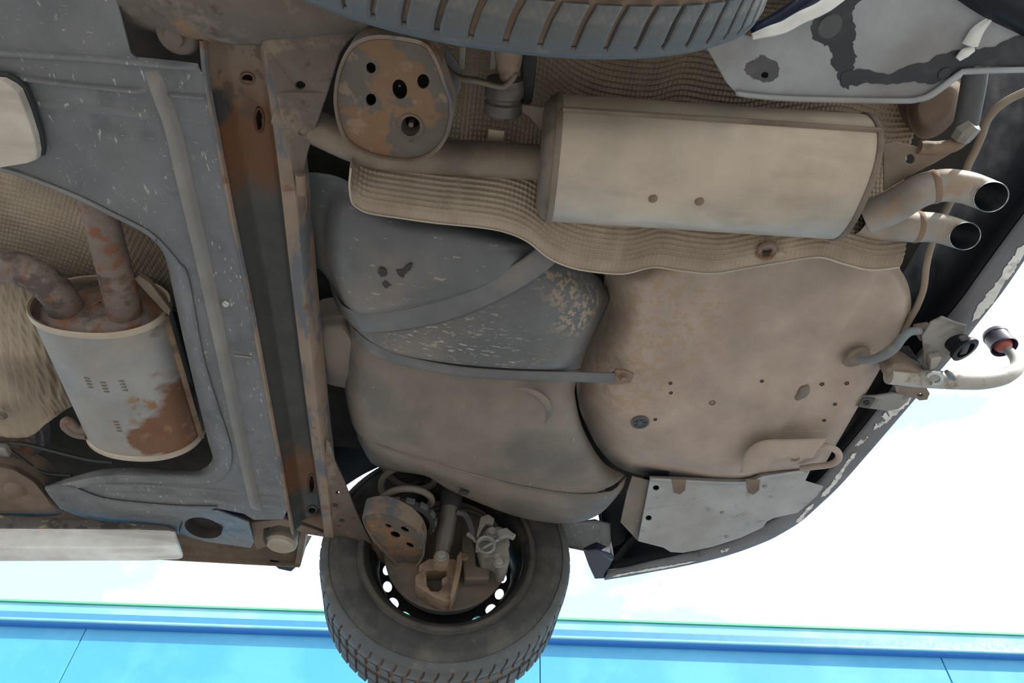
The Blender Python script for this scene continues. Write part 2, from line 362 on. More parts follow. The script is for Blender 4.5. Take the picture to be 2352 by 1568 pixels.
M['wood_tan'] = mat('sawn_tan_wood', (.56, .49, .425), .85, layers=[dict(color=(.36, .30, .26), scale=22, lo=.5, hi=.70, detail=7, stretch=(.12, 1, 1.6), amt=.75), dict(color=(.22, .18, .16), scale=90, lo=.66, hi=.72, stretch=(.2, 1, 1), amt=.6)], bump=(60, .35))
M['woodtop'] = mat('peeling_dark_edge', (.12, .105, .098), .85, layers=[dict(color=(.38, .28, .13), scale=60, lo=.58, hi=.62, stretch=(.3, 1, 1), amt=.9), dict(color=(.05, .047, .046), scale=22, lo=.52, hi=.6, amt=.8)], bump=(80, .4))
M['towbar'] = mat('weathered_tow_bar', (.42, .385, .35), .55, .25, layers=[dict(color=(.22, .12, .07), scale=16, lo=.54, hi=.62, amt=.8), dict(color=(.12, .095, .08), scale=30, lo=.6, hi=.68, amt=.7)], bump=(100, .2))
M['towplate'] = mat('brown_tow_bracket', (.22, .165, .13), .75, .1, layers=[dict(color=(.13, .07, .042), scale=14, lo=.5, hi=.62, amt=.7), dict(color=(.34, .28, .23), scale=9, lo=.56, hi=.66, amt=.6)], bump=(110, .25))
M['greysteel'] = mat('dusty_grey_bracket', (.28, .265, .25), .6, .1, layers=[dict(color=(.15, .13, .115), scale=18, lo=.54, hi=.64, amt=.7)], bump=(110, .12))
M['cap'] = mat('purple_black_cap', (.030, .022, .045), .45, bump=(90, .05))
M['red'] = mat('red_greased_ball', (.40, .10, .08), .4, .2, bump=None)
M['cable'] = mat('tan_cable', (.27, .215, .16), .75, bump=(120, .1))
M['greycable'] = mat('grey_cable_sleeve', (.17, .18, .19), .6, layers=[dict(color=(.28, .26, .24), scale=30, lo=.55, hi=.65, amt=.6)], bump=(150, .2))
M['brakeline'] = mat('black_brake_line', (.045, .047, .05), .45, bump=None)
M['blue'] = mat('blue_cladding', (.058, .31, .55), .5, layers=[dict(color=(.09, .37, .60), scale=1.3, lo=.45, hi=.62, amt=.8)], bump=None, var=.05, vscale=.6)
M['fascia'] = mat('pale_blue_fascia', (.18, .50, .62), .5, layers=[dict(color=(.30, .58, .66), scale=1.1, lo=.45, hi=.62, amt=.8)], bump=None, var=.05, vscale=.6)
M['gutter'] = mat('blue_gutter_paint', (.04, .19, .56), .45, bump=None, var=.05)
M['green'] = mat('green_roof_edge', (.10, .38, .22), .6, bump=None, var=.05)
M['concrete'] = mat('pale_yard_concrete', (.20, .186, .175), .9, layers=[dict(color=(.14, .13, .122), scale=.8, lo=.5, hi=.7, amt=.6)], bump=(30, .2), vscale=1.5)
UPZ = Vector((0, 0, 1))

# ================================================================== ground and building
g = MB(); g.add([(-40, -40, 0), (40, -40, 0), (40, 40, 0), (-40, 40, 0)], [(0, 1, 2, 3)])
o = obj('ground', g, M['concrete'], smooth=0); o['kind'] = 'structure'; o['label'] = 'pale concrete yard under the raised car'

HB = 4.6 / SCL
A, B = P(0, 1379, HB), P(2300, 1456, HB)
AX = (B - A); AX.z = 0; AX.normalize(); NB = Vector((AX.y, -AX.x, 0))          # NB points towards the yard
if NB.dot(CAM - A) < 0: NB = -NB
TOP = A.z
def bp(u, n, z): return Vector((A.x, A.y, 0)) + AX * u + NB * n + UPZ * z
bld = thing('building', bp(7, 0, 0), 'bright blue metal clad building behind the car with gutter along its eave', 'building')
def bbox(u0, u1, n0, n1, z0, z1): return MB().box(bp((u0 + u1) / 2, (n0 + n1) / 2, (z0 + z1) / 2), AX * (u1 - u0) / 2, NB * (n1 - n0) / 2, UPZ * (z1 - z0) / 2)
def zfor(px, py, n):                                                             # height on the plane n in front of the facade
    r = ray(px, py); o_ = bp(0, n, 0); t = (o_ - CAM).dot(NB) / r.dot(NB); return (CAM + r * t).z
def ufor(px, py, n):
    r = ray(px, py); o_ = bp(0, n, 0); t = (o_ - CAM).dot(NB) / r.dot(NB); return (CAM + r * t - Vector((A.x, A.y, 0))).dot(AX)
zf_bot = zfor(1000, 1438, 0)
ed = bbox(-9, 24, -.5, .03, TOP - .015, TOP + .012); obj('roof_edge', ed, M['green'], bld, smooth=0)
ed = bbox(-9, 24, -.1, 0, zf_bot, TOP - .015); obj('fascia', ed, M['fascia'], bld, smooth=0, bevel=.004)
zg1 = zfor(1000, 1462, .05)
gut = MB(); rows = []
prof = [(0, zf_bot + .005), (.02, zf_bot + .005), (.055, zf_bot - .01), (.07, zg1 + .045), (.078, zg1 + .04), (.085, zg1 + .018), (.078, zg1), (.05, zg1 - .012), (-.04, zg1 - .02)]
for u in (-9, 24): rows.append([bp(u, n_, z_) for n_, z_ in prof])
gut.grid(rows); obj('gutter', gut, M['gutter'], bld, smooth=50)
roll = MB(); roll.tube([bp(-9, .088, zg1 + .03), bp(24, .088, zg1 + .03)], .022, 10); obj('gutter_bead', roll, M['fascia'], bld, label='pale blue rolled front bead of gutter')
us = [ufor(199, 1441, -.025), ufor(1240, 1495, -.025), ufor(2180, 1551, -.025)]
st = (us[2] - us[0]) / 2
seams = [us[0] - st * 2, us[0] - st, us[0], us[1], us[2], us[2] + st, us[2] + 2 * st, us[2] + 3 * st]
for i, (a, b) in enumerate(zip(seams, seams[1:])):
    obj('wall_panel', bbox(a + .006, b - .006, -.12, -.025 - .003 * (i % 2), 0, zf_bot + .03), M['blue'], bld, smooth=0, bevel=.008)
obj('wall_core', bbox(seams[0], seams[-1], -4, -.11, 0, TOP - .05), M['gutter'], bld, smooth=0)

# ================================================================== car body: floor, wheel houses, sills
XC, ZC, YN, YF = -.003, 1.967, .219, 1.552              # wheel centre x and z, near and far inner shoulder
body = thing('car_body', (.0, .886, 1.9), 'dusty underside of a dark car body raised overhead', 'car body')
FZ = 2.16
def arc(r, a0, a1, n): return [(XC + r * math.cos(math.radians(a0 + (a1 - a0) * i / (n - 1))), ZC + .07 + r * math.sin(math.radians(a0 + (a1 - a0) * i / (n - 1)))) for i in range(n)]
fl = MB()
fo = [(-1.9, -.02), (-.45, -.02), (-.45, .36), (.44, .36), (.44, .10), (.70, .16), (.86, .45), (.86, 1.1), (.74, 1.34), (.58, 1.48), (.44, 1.54), (.44, 1.44), (-.46, 1.44), (-.46, 1.70), (-1.9, 1.70)]
fl.plate([(x, y, FZ) for x, y in fo], (0, 0, .02)); obj('floor_pan', fl, M['dark'], body, smooth=0)
for (y0, y1) in ((1.42, 1.80), (.38, -.04)):
    wh = MB(); rr = arc(.435, 24, 156, 28)
    wh.grid([[(x, y0, z) for x, z in rr], [(x, y1, z) for x, z in rr]])
    obj('wheel_house', wh, M['felt'], body, smooth=40, solid=.006)
    # inner wall of the wheel house, from the floor up
    iw = MB(); pts = [(x, z) for x, z in arc(.41, 20, 160, 22)]
    iw.plate([(x, y0, z) for x, z in pts], (0, -.01 if y0 > 1 else .01, 0)); obj('inner_wheel_wall', iw, M['dark'], body, smooth=0)
    bs = MB(); ys = 1.80 if y0 > 1 else -.05
    ol = [(-1.9, 2.15), (-.425, 2.15)] + list(reversed(arc(.435, 42, 172, 30))) + [(.42, 2.32), (.42, 3.0), (-1.9, 3.0)]
    ol = [(x, z) for x, z in ol]
    bs.plate([(x, ys, z) for x, z in ol], (0, .012 if y0 > 1 else -.012, 0)); obj('body_side', bs, M['bumperblue'], body, smooth=0)
top = MB(); top.box((-.6, .886, 2.95), (1.05, 0, 0), (0, .84, 0), (0, 0, .02)); obj('roof', top, M['bumperblue'], body, smooth=0)
tg = MB(); tg.box((.84, .78, 2.6), (.01, 0, 0), (0, .45, 0), (0, 0, .36)); obj('tailgate', tg, M['bumperblue'], body, smooth=0)
# far sill: boxed brown rail with its pinch flange
sl = MB(); q = [P(x, y, h) for x, y, h in ((-300, 1238, 1.24), (690, 1292, 1.24))]
sl.grid([[p + Vector((0, dy, dz)) for p in q] for dy, dz in ((-.12, .07), (-.10, .008), (-.004, .0), (0, -.012), (.006, -.012), (.008, .05), (.05, .12))])
obj('sill', sl, M['brownbody'], body, smooth=30, solid=.003, label='rusty brown sill box beyond the grey undertray')
je = MB(); je.plate(Ph([(620, 1288), (690, 1298), (682, 1300), (668, 1312), (640, 1306)], 1.235), (0, 0, .03)); obj('jacking_bracket', je, M['black'], body, smooth=0, label='torn black plastic end of sill')
se = MB(); se.plate(Ph([(692, 1208), (704, 1222), (690, 1300), (676, 1302)], 1.23), (0, 0, .06)); obj('sill_end_plate', se, M['brownbody'], body, smooth=0)
# longitudinal rail over the spring and the dark spring tower
rl = MB(); rl.grid(loft([[(868, 1020, 1.38), (910, 1075, 1.36), (1100, 1120, 1.36), (1300, 1150, 1.36)], [(870, 1060, 1.36), (905, 1105, 1.35), (1080, 1150, 1.34), (1290, 1180, 1.34)], [(872, 1080, 1.46), (905, 1130, 1.44), (1080, 1165, 1.43), (1290, 1195, 1.43)]], 24, 4))
obj('side_rail', rl, M['dark'], body, smooth=50, solid=.004)

# spare wheel well: big dished pan
WO = [(1392, 640), (1400, 600), (1520, 560), (1700, 540), (1900, 540), (2030, 585), (2075, 630), (2092, 680), (2088, 725), (2060, 775), (2020, 850), (1965, 945), (1915, 1030), (1890, 1068), (1850, 1082), (1760, 1092), (1640, 1100), (1520, 1096), (1440, 1082), (1390, 1048), (1350, 985), (1326, 915), (1330, 845), (1362, 770), (1392, 705)]
REC = [(1605, 1090), (1700, 988), (1905, 985), (1990, 1000), (1880, 1110)]
REC2 = [(1690, 1090), (1720, 1020), (1760, 1008), (1900, 1012), (1900, 1075), (1840, 1085)]
def well_h(s_, x, y):
    d = max(0, sdist(WO, x, y))
    left = sst(1750, 1350, x)
    wdt = 30 + 75 * left; t = min(1, d / wdt)
    h = 1.15 + (.035 + .085 * left) * (1 - math.sin(t * math.pi / 2)) ** 1.0
    h -= .012 * sst(-2, 30, sdist(REC2, x, y))
    # diagonal step towards the rear flange
    k = (x - 1850) + (y - 860) * .62
    h += .016 * sst(-6, 8, k - 20)
    h += .0025 * noise.noise(Vector((x / 130, y / 130, 3)))
    return h
dm = dome(WO, (1700, 830), well_h, 200, [1, .99, .975, .955, .93, .90, .87, .84, .81, .78, .75] + [.72 - .03 * i for i in range(22)] + [.04, .01], up=.10)
well = obj('spare_wheel_well', dm, M['well'], body, smooth=60, label='dusty brown dished spare wheel well with rust speckles')
pl = MB(); c = P(1470, 969, 1.148); pl.lathe(c, (0, 0, -1), [(.017, -.012), (.019, 0), (.0195, .002), (.015, .0035), (.0135, .001), (.0125, .001), (.0065, .0005), (.006, .003), (.002, .003)], 24)
for i in range(6):
    a = i * math.pi / 3; pl.box(c + Vector((math.cos(a) * .0095, math.sin(a) * .0095, -.0015)), (math.cos(a) * .004, math.sin(a) * .004, 0), (-math.sin(a) * .0012, math.cos(a) * .0012, 0), (0, 0, .0015))
obj('drain_plug', pl, M['rubber'], well, smooth=30, label='round grey rubber drain plug')
pl = MB(); c = P(1968, 822, 1.15); pl.lathe(c, (.2, .1, -1), [(.027, -.004), (.026, .001), (.022, .003), (.018, .001), (.012, .0015), (.006, .005)], 28); obj('cable_grommet', pl, M['towplate'], well, smooth=40)
pl = MB(); pl.grid(loft([[(1828, 905, 1.151), (1840, 888, 1.149), (1858, 884, 1.151)], [(1826, 915, 1.148), (1845, 900, 1.143), (1860, 892, 1.148)], [(1832, 920, 1.151), (1850, 912, 1.149), (1860, 900, 1.151)]], 10, 4)); obj('sealant_patch', pl, M['silencer_end'], well, smooth=50, solid=.002, label='torn grey sealant patch')
for (x, y, r) in ((1636, 925, 9), (1888, 882, 6), (1750, 875, 5), (1945, 880, 6), (1540, 880, 5), (1541, 902, 5), (1918, 928, 5), (1893, 965, 5), (1505, 963, 5)):
    pl = MB(); c = P(x, y, well_h(.5, x, y) - .0005); rr = mpx(c, r * .62); pl.lathe(c, (0, 0, -1), [(rr * 1.5, -.002), (rr * 1.3, .0012), (rr * .7, .0008), (rr * .35, -.001)], 14); obj('drain_hole', pl, M['brownbody'] if r > 8 else M['dark'], well, smooth=50)
rpl = MB(); rpl.plate([P(x, y, well_h(.4, x, y) - .001) for x, y in ((1612, 1084), (1640, 1052), (1690, 992), (1712, 989), (1800, 989), (1900, 986), (1916, 996), (1912, 1016), (1890, 1050), (1872, 1068), (1840, 1078), (1760, 1088), (1680, 1092))], (0, 0, .02)); obj('reinforcement_plate', rpl, M['well'], well, smooth=0, bevel=.004)
rpl = MB(); rpl.grid(loft([[(1700, 1086, 1.122), (1712, 1040, 1.119), (1750, 1012, 1.118), (1830, 1008, 1.118), (1900, 1006, 1.122)], [(1716, 1082, 1.113), (1728, 1046, 1.110), (1762, 1024, 1.109), (1830, 1020, 1.109), (1890, 1020, 1.113)], [(1740, 1080, 1.112), (1752, 1054, 1.108), (1776, 1042, 1.108), (1830, 1038, 1.108), (1876, 1036, 1.112)], [(1760, 1078, 1.116), (1772, 1062, 1.114), (1790, 1056, 1.114), (1830, 1054, 1.114), (1866, 1052, 1.116)]], 40, 5)); obj('pressed_swage', rpl, M['well'], well, smooth=60, solid=.003)
# towing eye welded to the rear of the well
te = MB(); te.tube([P(x, y, h) for x, y, h in ((1842, 1036, 1.15), (1862, 1028, 1.14), (1895, 1024, 1.135), (1922, 1035, 1.135), (1926, 1052, 1.135), (1908, 1066, 1.135), (1865, 1072, 1.14), (1840, 1076, 1.15))], .0075, 12, 40); obj('towing_eye', te, M['well'], well, smooth=60)
tb = MB(); c = P(1826, 1052, 1.112); tb.lathe(c, (0, 0, -1), [(.018, -.012), (.016, .0), (.010, .002), (.009, -.004), (.003, -.004)], 18); obj('towing_eye_boss', tb, M['well'], well, smooth=40)
rp = MB(); rp.plate(Ph([(1405, 860), (1415, 850), (1440, 853), (1458, 862), (1450, 880), (1425, 884), (1400, 886)], 1.113), (0, 0, .008)); obj('strap_anchor', rp, M['knuckle'], well, smooth=0, bevel=.003, label='rusty strap anchor with bolt')

# ================================================================== plastic undertray
tray = thing('plastic_undertray', P(560, 700, 1.12), 'scuffed grey plastic floor tray with raised ribs and large cut-out for the oval silencer', 'undertray')
HT = 1.12
to = [(-120, -140), (240, -120), (268, 0), (300, 122), (318, 137), (380, 141), (456, 154), (474, 182), (520, 425), (560, 640), (612, 900), (657, 1130), (660, 1172), (650, 1193), (582, 1194), (560, 1180), (500, 1168), (395, 1166), (240, 1150), (185, 1142), (160, 1120),
      (230, 1108), (310, 1103), (440, 1109), (492, 1104), (520, 1082), (529, 1046), (520, 1000), (468, 830), (432, 645), (412, 605), (392, 578), (362, 545), (330, 522), (250, 482), (180, 448), (60, 400), (0, 381), (-120, 345)]
tp = MB(); tp.plate(Ph(to, HT), (0, 0, .004)); obj('tray_panel', tp, M['tray'], tray, smooth=0, bevel=.0015)
# rolled flange around the opening
o_ = [(362, 545), (392, 578), (412, 605), (432, 645), (468, 830), (520, 1000), (529, 1046), (520, 1082), (492, 1104), (440, 1109), (310, 1103), (230, 1108), (160, 1120), (104, 1121)]
i_ = [(358, 552), (376, 574), (388, 605), (400, 660), (430, 800), (478, 1000), (491, 1046), (486, 1062), (470, 1076), (440, 1083), (310, 1076), (232, 1081), (165, 1098), (106, 1118)]
fr = MB(); fr.grid(loft([[(x + (x - a) * .12, y + (y - b) * .12, HT - .0015) for (x, y), (a, b) in zip(o_, i_)], [(x * .5 + a * .5, y * .5 + b * .5, HT + .006) for (x, y), (a, b) in zip(o_, i_)], [(x, y, HT + .034) for x, y in i_], [(x, y, HT + .055) for x, y in i_]], 120, 3, lin=True)); obj('opening_flange', fr, M['tray'], tray, smooth=50, solid=.003)
fe = MB(); fe.grid(loft([[(0, 381, HT - .002), (60, 400, HT - .002), (180, 448, HT - .002), (250, 482, HT - .002), (330, 522, HT - .002), (362, 545, HT - .002)], [(-4, 387, HT + .005), (57, 406, HT + .005), (176, 454, HT + .005), (246, 488, HT + .005), (326, 528, HT + .005), (358, 552, HT + .005)]], 40, 2, lin=True)); obj('edge_lip', fe, M['rib'], tray, smooth=50, solid=.003)
main = [P(x, y, HT) for x, y in ((346, 158), (362, 200), (380, 245), (397, 295), (425, 420), (462, 580), (505, 780), (548, 990), (588, 1172))]
obj('long_rib', bead(main, .026, .015, 90), M['rib'], tray, smooth=40, label='long pale raised rib')
for pa, wd, hg in ((((-100, 112), (0, 122), (150, 131), (300, 142), (456, 157)), .010, .009), (((30, 176), (150, 191), (340, 211)), .009, .009), (((386, 217), (430, 220), (478, 224)), .009, .008), (((70, 237), (200, 250), (350, 268)), .016, .004), (((402, 272), (440, 278), (484, 282)), .014, .003),
                   (((190, 1112), (300, 1112), (450, 1122), (562, 1134)), .010, .005), (((596, 1138), (620, 1140), (645, 1142)), .010, .005), (((240, 1132), (330, 1134), (450, 1146), (570, 1159)), .018, .005), (((600, 1158), (625, 1160), (646, 1161)), .018, .005)):
    obj('cross_rib', bead([P(x, y, HT) for x, y in pa], wd, hg, 40), M['tray'], tray, smooth=40)
# lower wing of the tray that turns down to the sill, with its oval jacking hole
lw = MB(); lw.grid(loft([[(104, 1120, 1.117), (165, 1117, 1.117), (245, 1144, 1.117), (395, 1159, 1.117), (500, 1162, 1.117)], [(118, 1140, 1.135), (180, 1160, 1.14), (260, 1180, 1.145), (330, 1186, 1.15), (420, 1196, 1.15)], [(140, 1166, 1.15), (190, 1184, 1.16), (280, 1200, 1.165), (350, 1208, 1.165), (412, 1226, 1.165)]], 40, 5)); obj('tray_wing', lw, M['tray'], tray, smooth=60, solid=.003)
tb_ = [(395, 1166), (420, 1196), (412, 1226), (470, 1243), (576, 1258), (583, 1243), (571, 1199), (548, 1190), (500, 1172)]
tp = MB(); hz = lambda x, y: 1.12 + .045 * sst(1165, 1240, y)
tp.plate([P(x, y, hz(x, y)) for x, y in tb_], (0, 0, .004), [[P(x, y, hz(x, y)) for x, y in circ2(467, 1212, 44, 23, 22, .22)]]); obj('tray_tab', tp, M['tray'], tray, smooth=0, label='end tab of tray with oval hole')
cup = MB(); cup.grid([[P(x, y, 1.14) for x, y in circ2(467, 1212, 44, 23, 22, .22)], [P(x, y, 1.14) + UPZ * .03 for x, y in circ2(467, 1212, 40, 21, 22, .22)]], True); k = len(cup.v); cup.f.append(tuple(range(k - 22, k))); obj('hole_cup', cup, M['dark'], tray, smooth=40)
ck = MB(); c = P(519, 696, HT - .001); ck.lathe(c, (0, 0, -1), [(.0075, -.002), (.0075, .002), (.006, .004), (.003, .0045), (.001, .002)], 16); obj('clip', ck, M['chrome'], tray, smooth=40, label='small bright metal clip')
ck = MB(); ck.tube([P(x, y, HT - .002) for x, y in ((538, 816), (555, 818), (576, 821))], .0012, 6, 8); obj('scratch_mark', ck, M['bushing'], tray)

# ================================================================== centre silencer and its pipes
cs = thing('centre_silencer', P(270, 880, 1.1), 'oval grey silencer patched with rust inside the undertray cut-out', 'silencer')
a0, a1 = P(232, 700, 1.21), P(338, 985, 1.21)
axs = (a1 - a0).normalized(); sx = Vector((1, 0, 0)); sx = (sx - axs * sx.dot(axs)).normalized(); sz = sx.cross(axs)
if sz.z < 0: sz = -sz
RX, RZ = .126, .088
def oval(c, k=1., n=56, rx=RX, rz=RZ): return [c + sx * (rx * k * math.copysign(abs(math.cos(t)) ** .9, math.cos(t))) + sz * (rz * k * math.copysign(abs(math.sin(t)) ** .9, math.sin(t))) for t in [2 * math.pi * i / n for i in range(n)]]
sh = MB(); sh.grid([oval(a0.lerp(a1, t)) for t in [i / 10 for i in range(11)]], True); obj('shell', sh, M['csil'], cs, smooth=60)
for c, d in ((a0, -1), (a1, 1)):
    ec = MB(); ec.grid([oval(c - axs * d * .006, .985), oval(c - axs * d * .010, .90), oval(c + axs * d * .002, .80), oval(c + axs * d * .006, .4), oval(c + axs * d * .006, .02)], True); obj('end_plate', ec, M['rustpipe'], cs, smooth=50, label='brown rusted end plate')
    rm = MB(); rm.grid([oval(c + axs * d * a, k) for a, k in ((-.010, 1.0), (-.008, 1.035), (.002, 1.04), (.006, 1.02), (.004, .985), (-.006, .985))], True); obj('rim_flange', rm, M['silencer'], cs, smooth=40)
sm = MB(); s0, s1 = a0 + sx * RX * 1.0 - sz * .012, a1 + sx * RX * 1.0 - sz * .012; sm.grid([[p + sx * a + sz * b for a, b in ((-.004, .004), (.006, .003), (.009, 0), (.006, -.003), (-.004, -.004))] for p in (s0, s0.lerp(s1, .5), s1)]); obj('seam_flange', sm, M['knuckle'], cs, smooth=40, label='rust-edged side seam')
def cpipe(name, pts, px, mt, parent, n=30, seg=18):
    q = [P(*p) for p in pts]; t = MB(); t.tube(q, [mpx(p, px) for p in q], seg, n); return obj(name, t, mt, parent, smooth=60)
cpipe('front_pipe', ((-150, 640, 1.2), (-60, 612, 1.19), (10, 610, 1.18), (70, 628, 1.175), (118, 660, 1.175), (148, 700, 1.18), (160, 740, 1.19)), 38, M['rustpipe'], cs)
cpipe('rear_pipe', ((292, 742, 1.19), (275, 665, 1.185), (250, 570, 1.18), (228, 485, 1.175), (200, 380, 1.19), (170, 280, 1.22)), 38, M['rustpipe'], cs)
for c in ((160, 722, 1.186), (288, 722, 1.186)):
    p = P(*c); wd = MB(); wd.lathe(p, axs, [(.036, -.004), (.042, .0), (.044, .006), (.04, .010)], 22, False); obj('weld_collar', wd, M['rustpipe'], cs, smooth=50)
br = MB(); br.plate(Ph([(306, 640), (318, 633), (345, 652), (392, 712), (388, 726), (372, 712)], 1.19), (0, 0, .012)); obj('stay_bracket', br, M['pipe'], cs, smooth=0, bevel=.002)
for i, (x, y) in enumerate(((198, 870), (235, 880), (275, 880), (265, 970))):
    for k in range(4):
        t = MB(); p = a0.lerp(a1, 0); q = P(x + k * 3, y + k * 7, 1.105)
        # embossed stamp strokes on the shell
        rel = q - a0; al = rel.dot(axs); xx = rel.dot(sx); zz = -RZ * max(0, 1 - (abs(xx) / RX) ** 2.2) ** .5
        c = a0 + axs * al + sx * xx + sz * (zz - .0005); t.box(c, sx * .005, axs * .0012, sz * .0012); obj('stamp_stroke', t, M['pipe'], cs, smooth=0)
hk = MB(); hk.tube([P(x, y, 1.16) for x, y in ((205, 985), (180, 985), (155, 965), (150, 978), (172, 995), (200, 1000))], .010, 10, 24); obj('hanger_hook', hk, M['rustpipe'], cs, smooth=60)

# front heat shield above it, corrugated
hs = thing('front_heat_shield', P(100, 500, 1.25), 'tan corrugated heat shield behind the two rusty pipes', 'heat shield')
def corrug(g, pitch, amp, dirv=True, pitch2=None):
    """add real corrugation along the rows' arc length"""
    nr, nc = len(g), len(g[0])
    for j in range(nc):
        s = 0
        for i in range(nr):
            if i: s += (g[i][j] - prev).length
            prev = g[i][j].copy()
            g[i][j] = g[i][j] + UPZ * (amp * math.sin(2 * math.pi * s / pitch))
    return g
g_ = loft([[(-140, 330, 1.24), (100, 400, 1.24), (260, 470, 1.25), (430, 560, 1.30)], [(-140, 430, 1.255), (100, 470, 1.26), (260, 520, 1.27), (430, 600, 1.32)], [(-140, 545, 1.29), (60, 548, 1.29), (230, 570, 1.30), (430, 660, 1.34)], [(-140, 640, 1.31), (60, 640, 1.31), (230, 660, 1.32), (450, 730, 1.36)], [(-140, 720, 1.32), (60, 730, 1.32), (230, 740, 1.33), (450, 800, 1.38)]], 40, 50)
obj('upper_sheet', MB().grid(corrug(g_, .0135, .0024)), M['shield'], hs, smooth=60, solid=.0015)
g_ = loft([[(-140, 640, 1.26), (0, 645, 1.235), (70, 650, 1.235), (140, 690, 1.26)], [(-140, 800, 1.22), (0, 790, 1.20), (75, 780, 1.21), (150, 800, 1.25)], [(-140, 920, 1.19), (10, 920, 1.18), (90, 900, 1.19), (175, 900, 1.24)], [(-140, 960, 1.18), (20, 975, 1.17), (90, 960, 1.18), (178, 925, 1.23)], [(-140, 975, 1.17), (45, 1003, 1.16), (110, 970, 1.175), (160, 930, 1.22)]], 160, 12)
nr = len(g_); nc = len(g_[0])
for i in range(nr):
    for j in range(nc):
        u = j / (nc - 1)
        g_[i][j] = g_[i][j] + UPZ * (.0024 * math.sin(u * 88) * (1 if i < nr * .8 else .25) + .008 * noise.noise(g_[i][j] * 14))
obj('lower_sheet', MB().grid(g_), M['shield'], hs, smooth=60, solid=.0015, label='crumpled lower sheet of shield')
hb = MB(); hexbolt(hb, P(4, 955, 1.155), (0, 0, -1), .008, .006); obj('shield_screw', hb, M['rustpipe'], hs, smooth=30)

# brown front mounting, brake lines at the lower edge
fb = thing('floor_bracket', P(60, 1120, 1.15), 'brown dust-caked floor bracket with round boss beside the pale wooden beam', 'bracket')
FBO = [(-90, 1060), (20, 1062), (60, 1080), (92, 1100), (118, 1130), (140, 1162), (138, 1182), (60, 1186), (-90, 1180)]
obj('bracket_plate', dome(FBO, (20, 1130), lambda s, x, y: 1.135 + .03 * sst(.75, 1, s), 60, None, .05), M['brownbody'], fb, smooth=50)
b_ = MB(); b_.lathe(P(34, 1122, 1.134), (0, 0, -1), [(.026, -.004), (.022, .006), (.016, .009), (.004, .010)], 20); obj('round_boss', b_, M['brownbody'], fb, smooth=50)
obj('rear_dish', dome([(-60, 985), (40, 975), (92, 985), (100, 1020), (80, 1060), (-60, 1062)], (20, 1020), lambda s, x, y: 1.21 + .03 * sst(.7, 1, s), 40, None, .03), M['rustpipe'], fb, smooth=50)
for nm, pts, lab in (('brake_line', ((-40, 1022), (10, 1018), (60, 1020), (120, 1035), (200, 1055), (260, 1062)), 'upper black brake line above the brown floor bracket'), ('brake_line', ((-40, 1020), (10, 1028), (45, 1050), (80, 1075), (110, 1088), (165, 1092)), 'lower black brake line bending down across the brown floor bracket')):
    t = MB(); t.tube([P(x, y, 1.19 - .00006 * (y - 1000)) for x, y in pts], .0042, 10, 40); o = obj(nm, t, M['brakeline'], smooth=60); tag(o, lab, 'brake line', 'brake lines by the front heat shield')
t = MB(); t.box(P(8, 1033, 1.175), (.012, 0, 0), (0, .016, 0), (0, 0, .008)); o = obj('line_clip', t, M['greysteel'], smooth=0, bevel=.003); tag(o, 'small grey clip holding the two black brake lines', 'clip')

# ================================================================== wooden lift blocks
wb = thing('wooden_beam', P(200, 1240, 1.2), 'long weathered white wooden beam under the far sill', 'wooden beam')
f0 = [(-260, 1192), (395, 1213), (402, 1219), (410, 1242), (409, 1250), (396, 1254), (330, 1257), (-260, 1258)]
yb = P(200, 1205, 1.13).y
t = MB(); t.plate([PY(x, y, yb) for x, y in f0], (0, .064, 0)); obj('beam_timber', t, M['wood'], wb, smooth=0, bevel=.004)
t = MB(); zt = PY(200, 1207, yb).z
t.plate([PY(x, y, yb - .003) for x, y in ((-260, 1163), (0, 1180), (150, 1190), (300, 1199), (380, 1205), (402, 1216), (398, 1220), (388, 1217), (300, 1214), (0, 1212), (-260, 1200))], (0, .10, 0)); obj('beam_cap', t, M['woodtop'], wb, smooth=0, bevel=.003, label='dark peeling top cap of beam')
wk = thing('wooden_block', P(20, 280, 1.04), 'pale sawn wooden block pressed under the tray beside the near sill', 'wooden block')
wo = [(-160, 172), (0, 186), (22, 198), (40, 214), (60, 262), (78, 318), (84, 352), (82, 368), (60, 376), (0, 386), (-160, 392)]
t = MB(); t.plate(Ph(wo, 1.085), (0, 0, .016)); obj('block_timber', t, M['wood_tan'], wk, smooth=0, bevel=.004)
t = MB(); t.plate([p + UPZ * .016 for p in Ph([(-160, 166), (0, 180), (24, 193), (44, 212), (64, 260), (82, 318), (88, 352), (86, 370), (60, 378), (0, 388), (-160, 394)], 1.085)], (0, 0, .010)); obj('block_shadow', t, M['blackrub'], wk, smooth=0, bevel=.003)  # black sheet behind the timber stands in for the shadow around the block

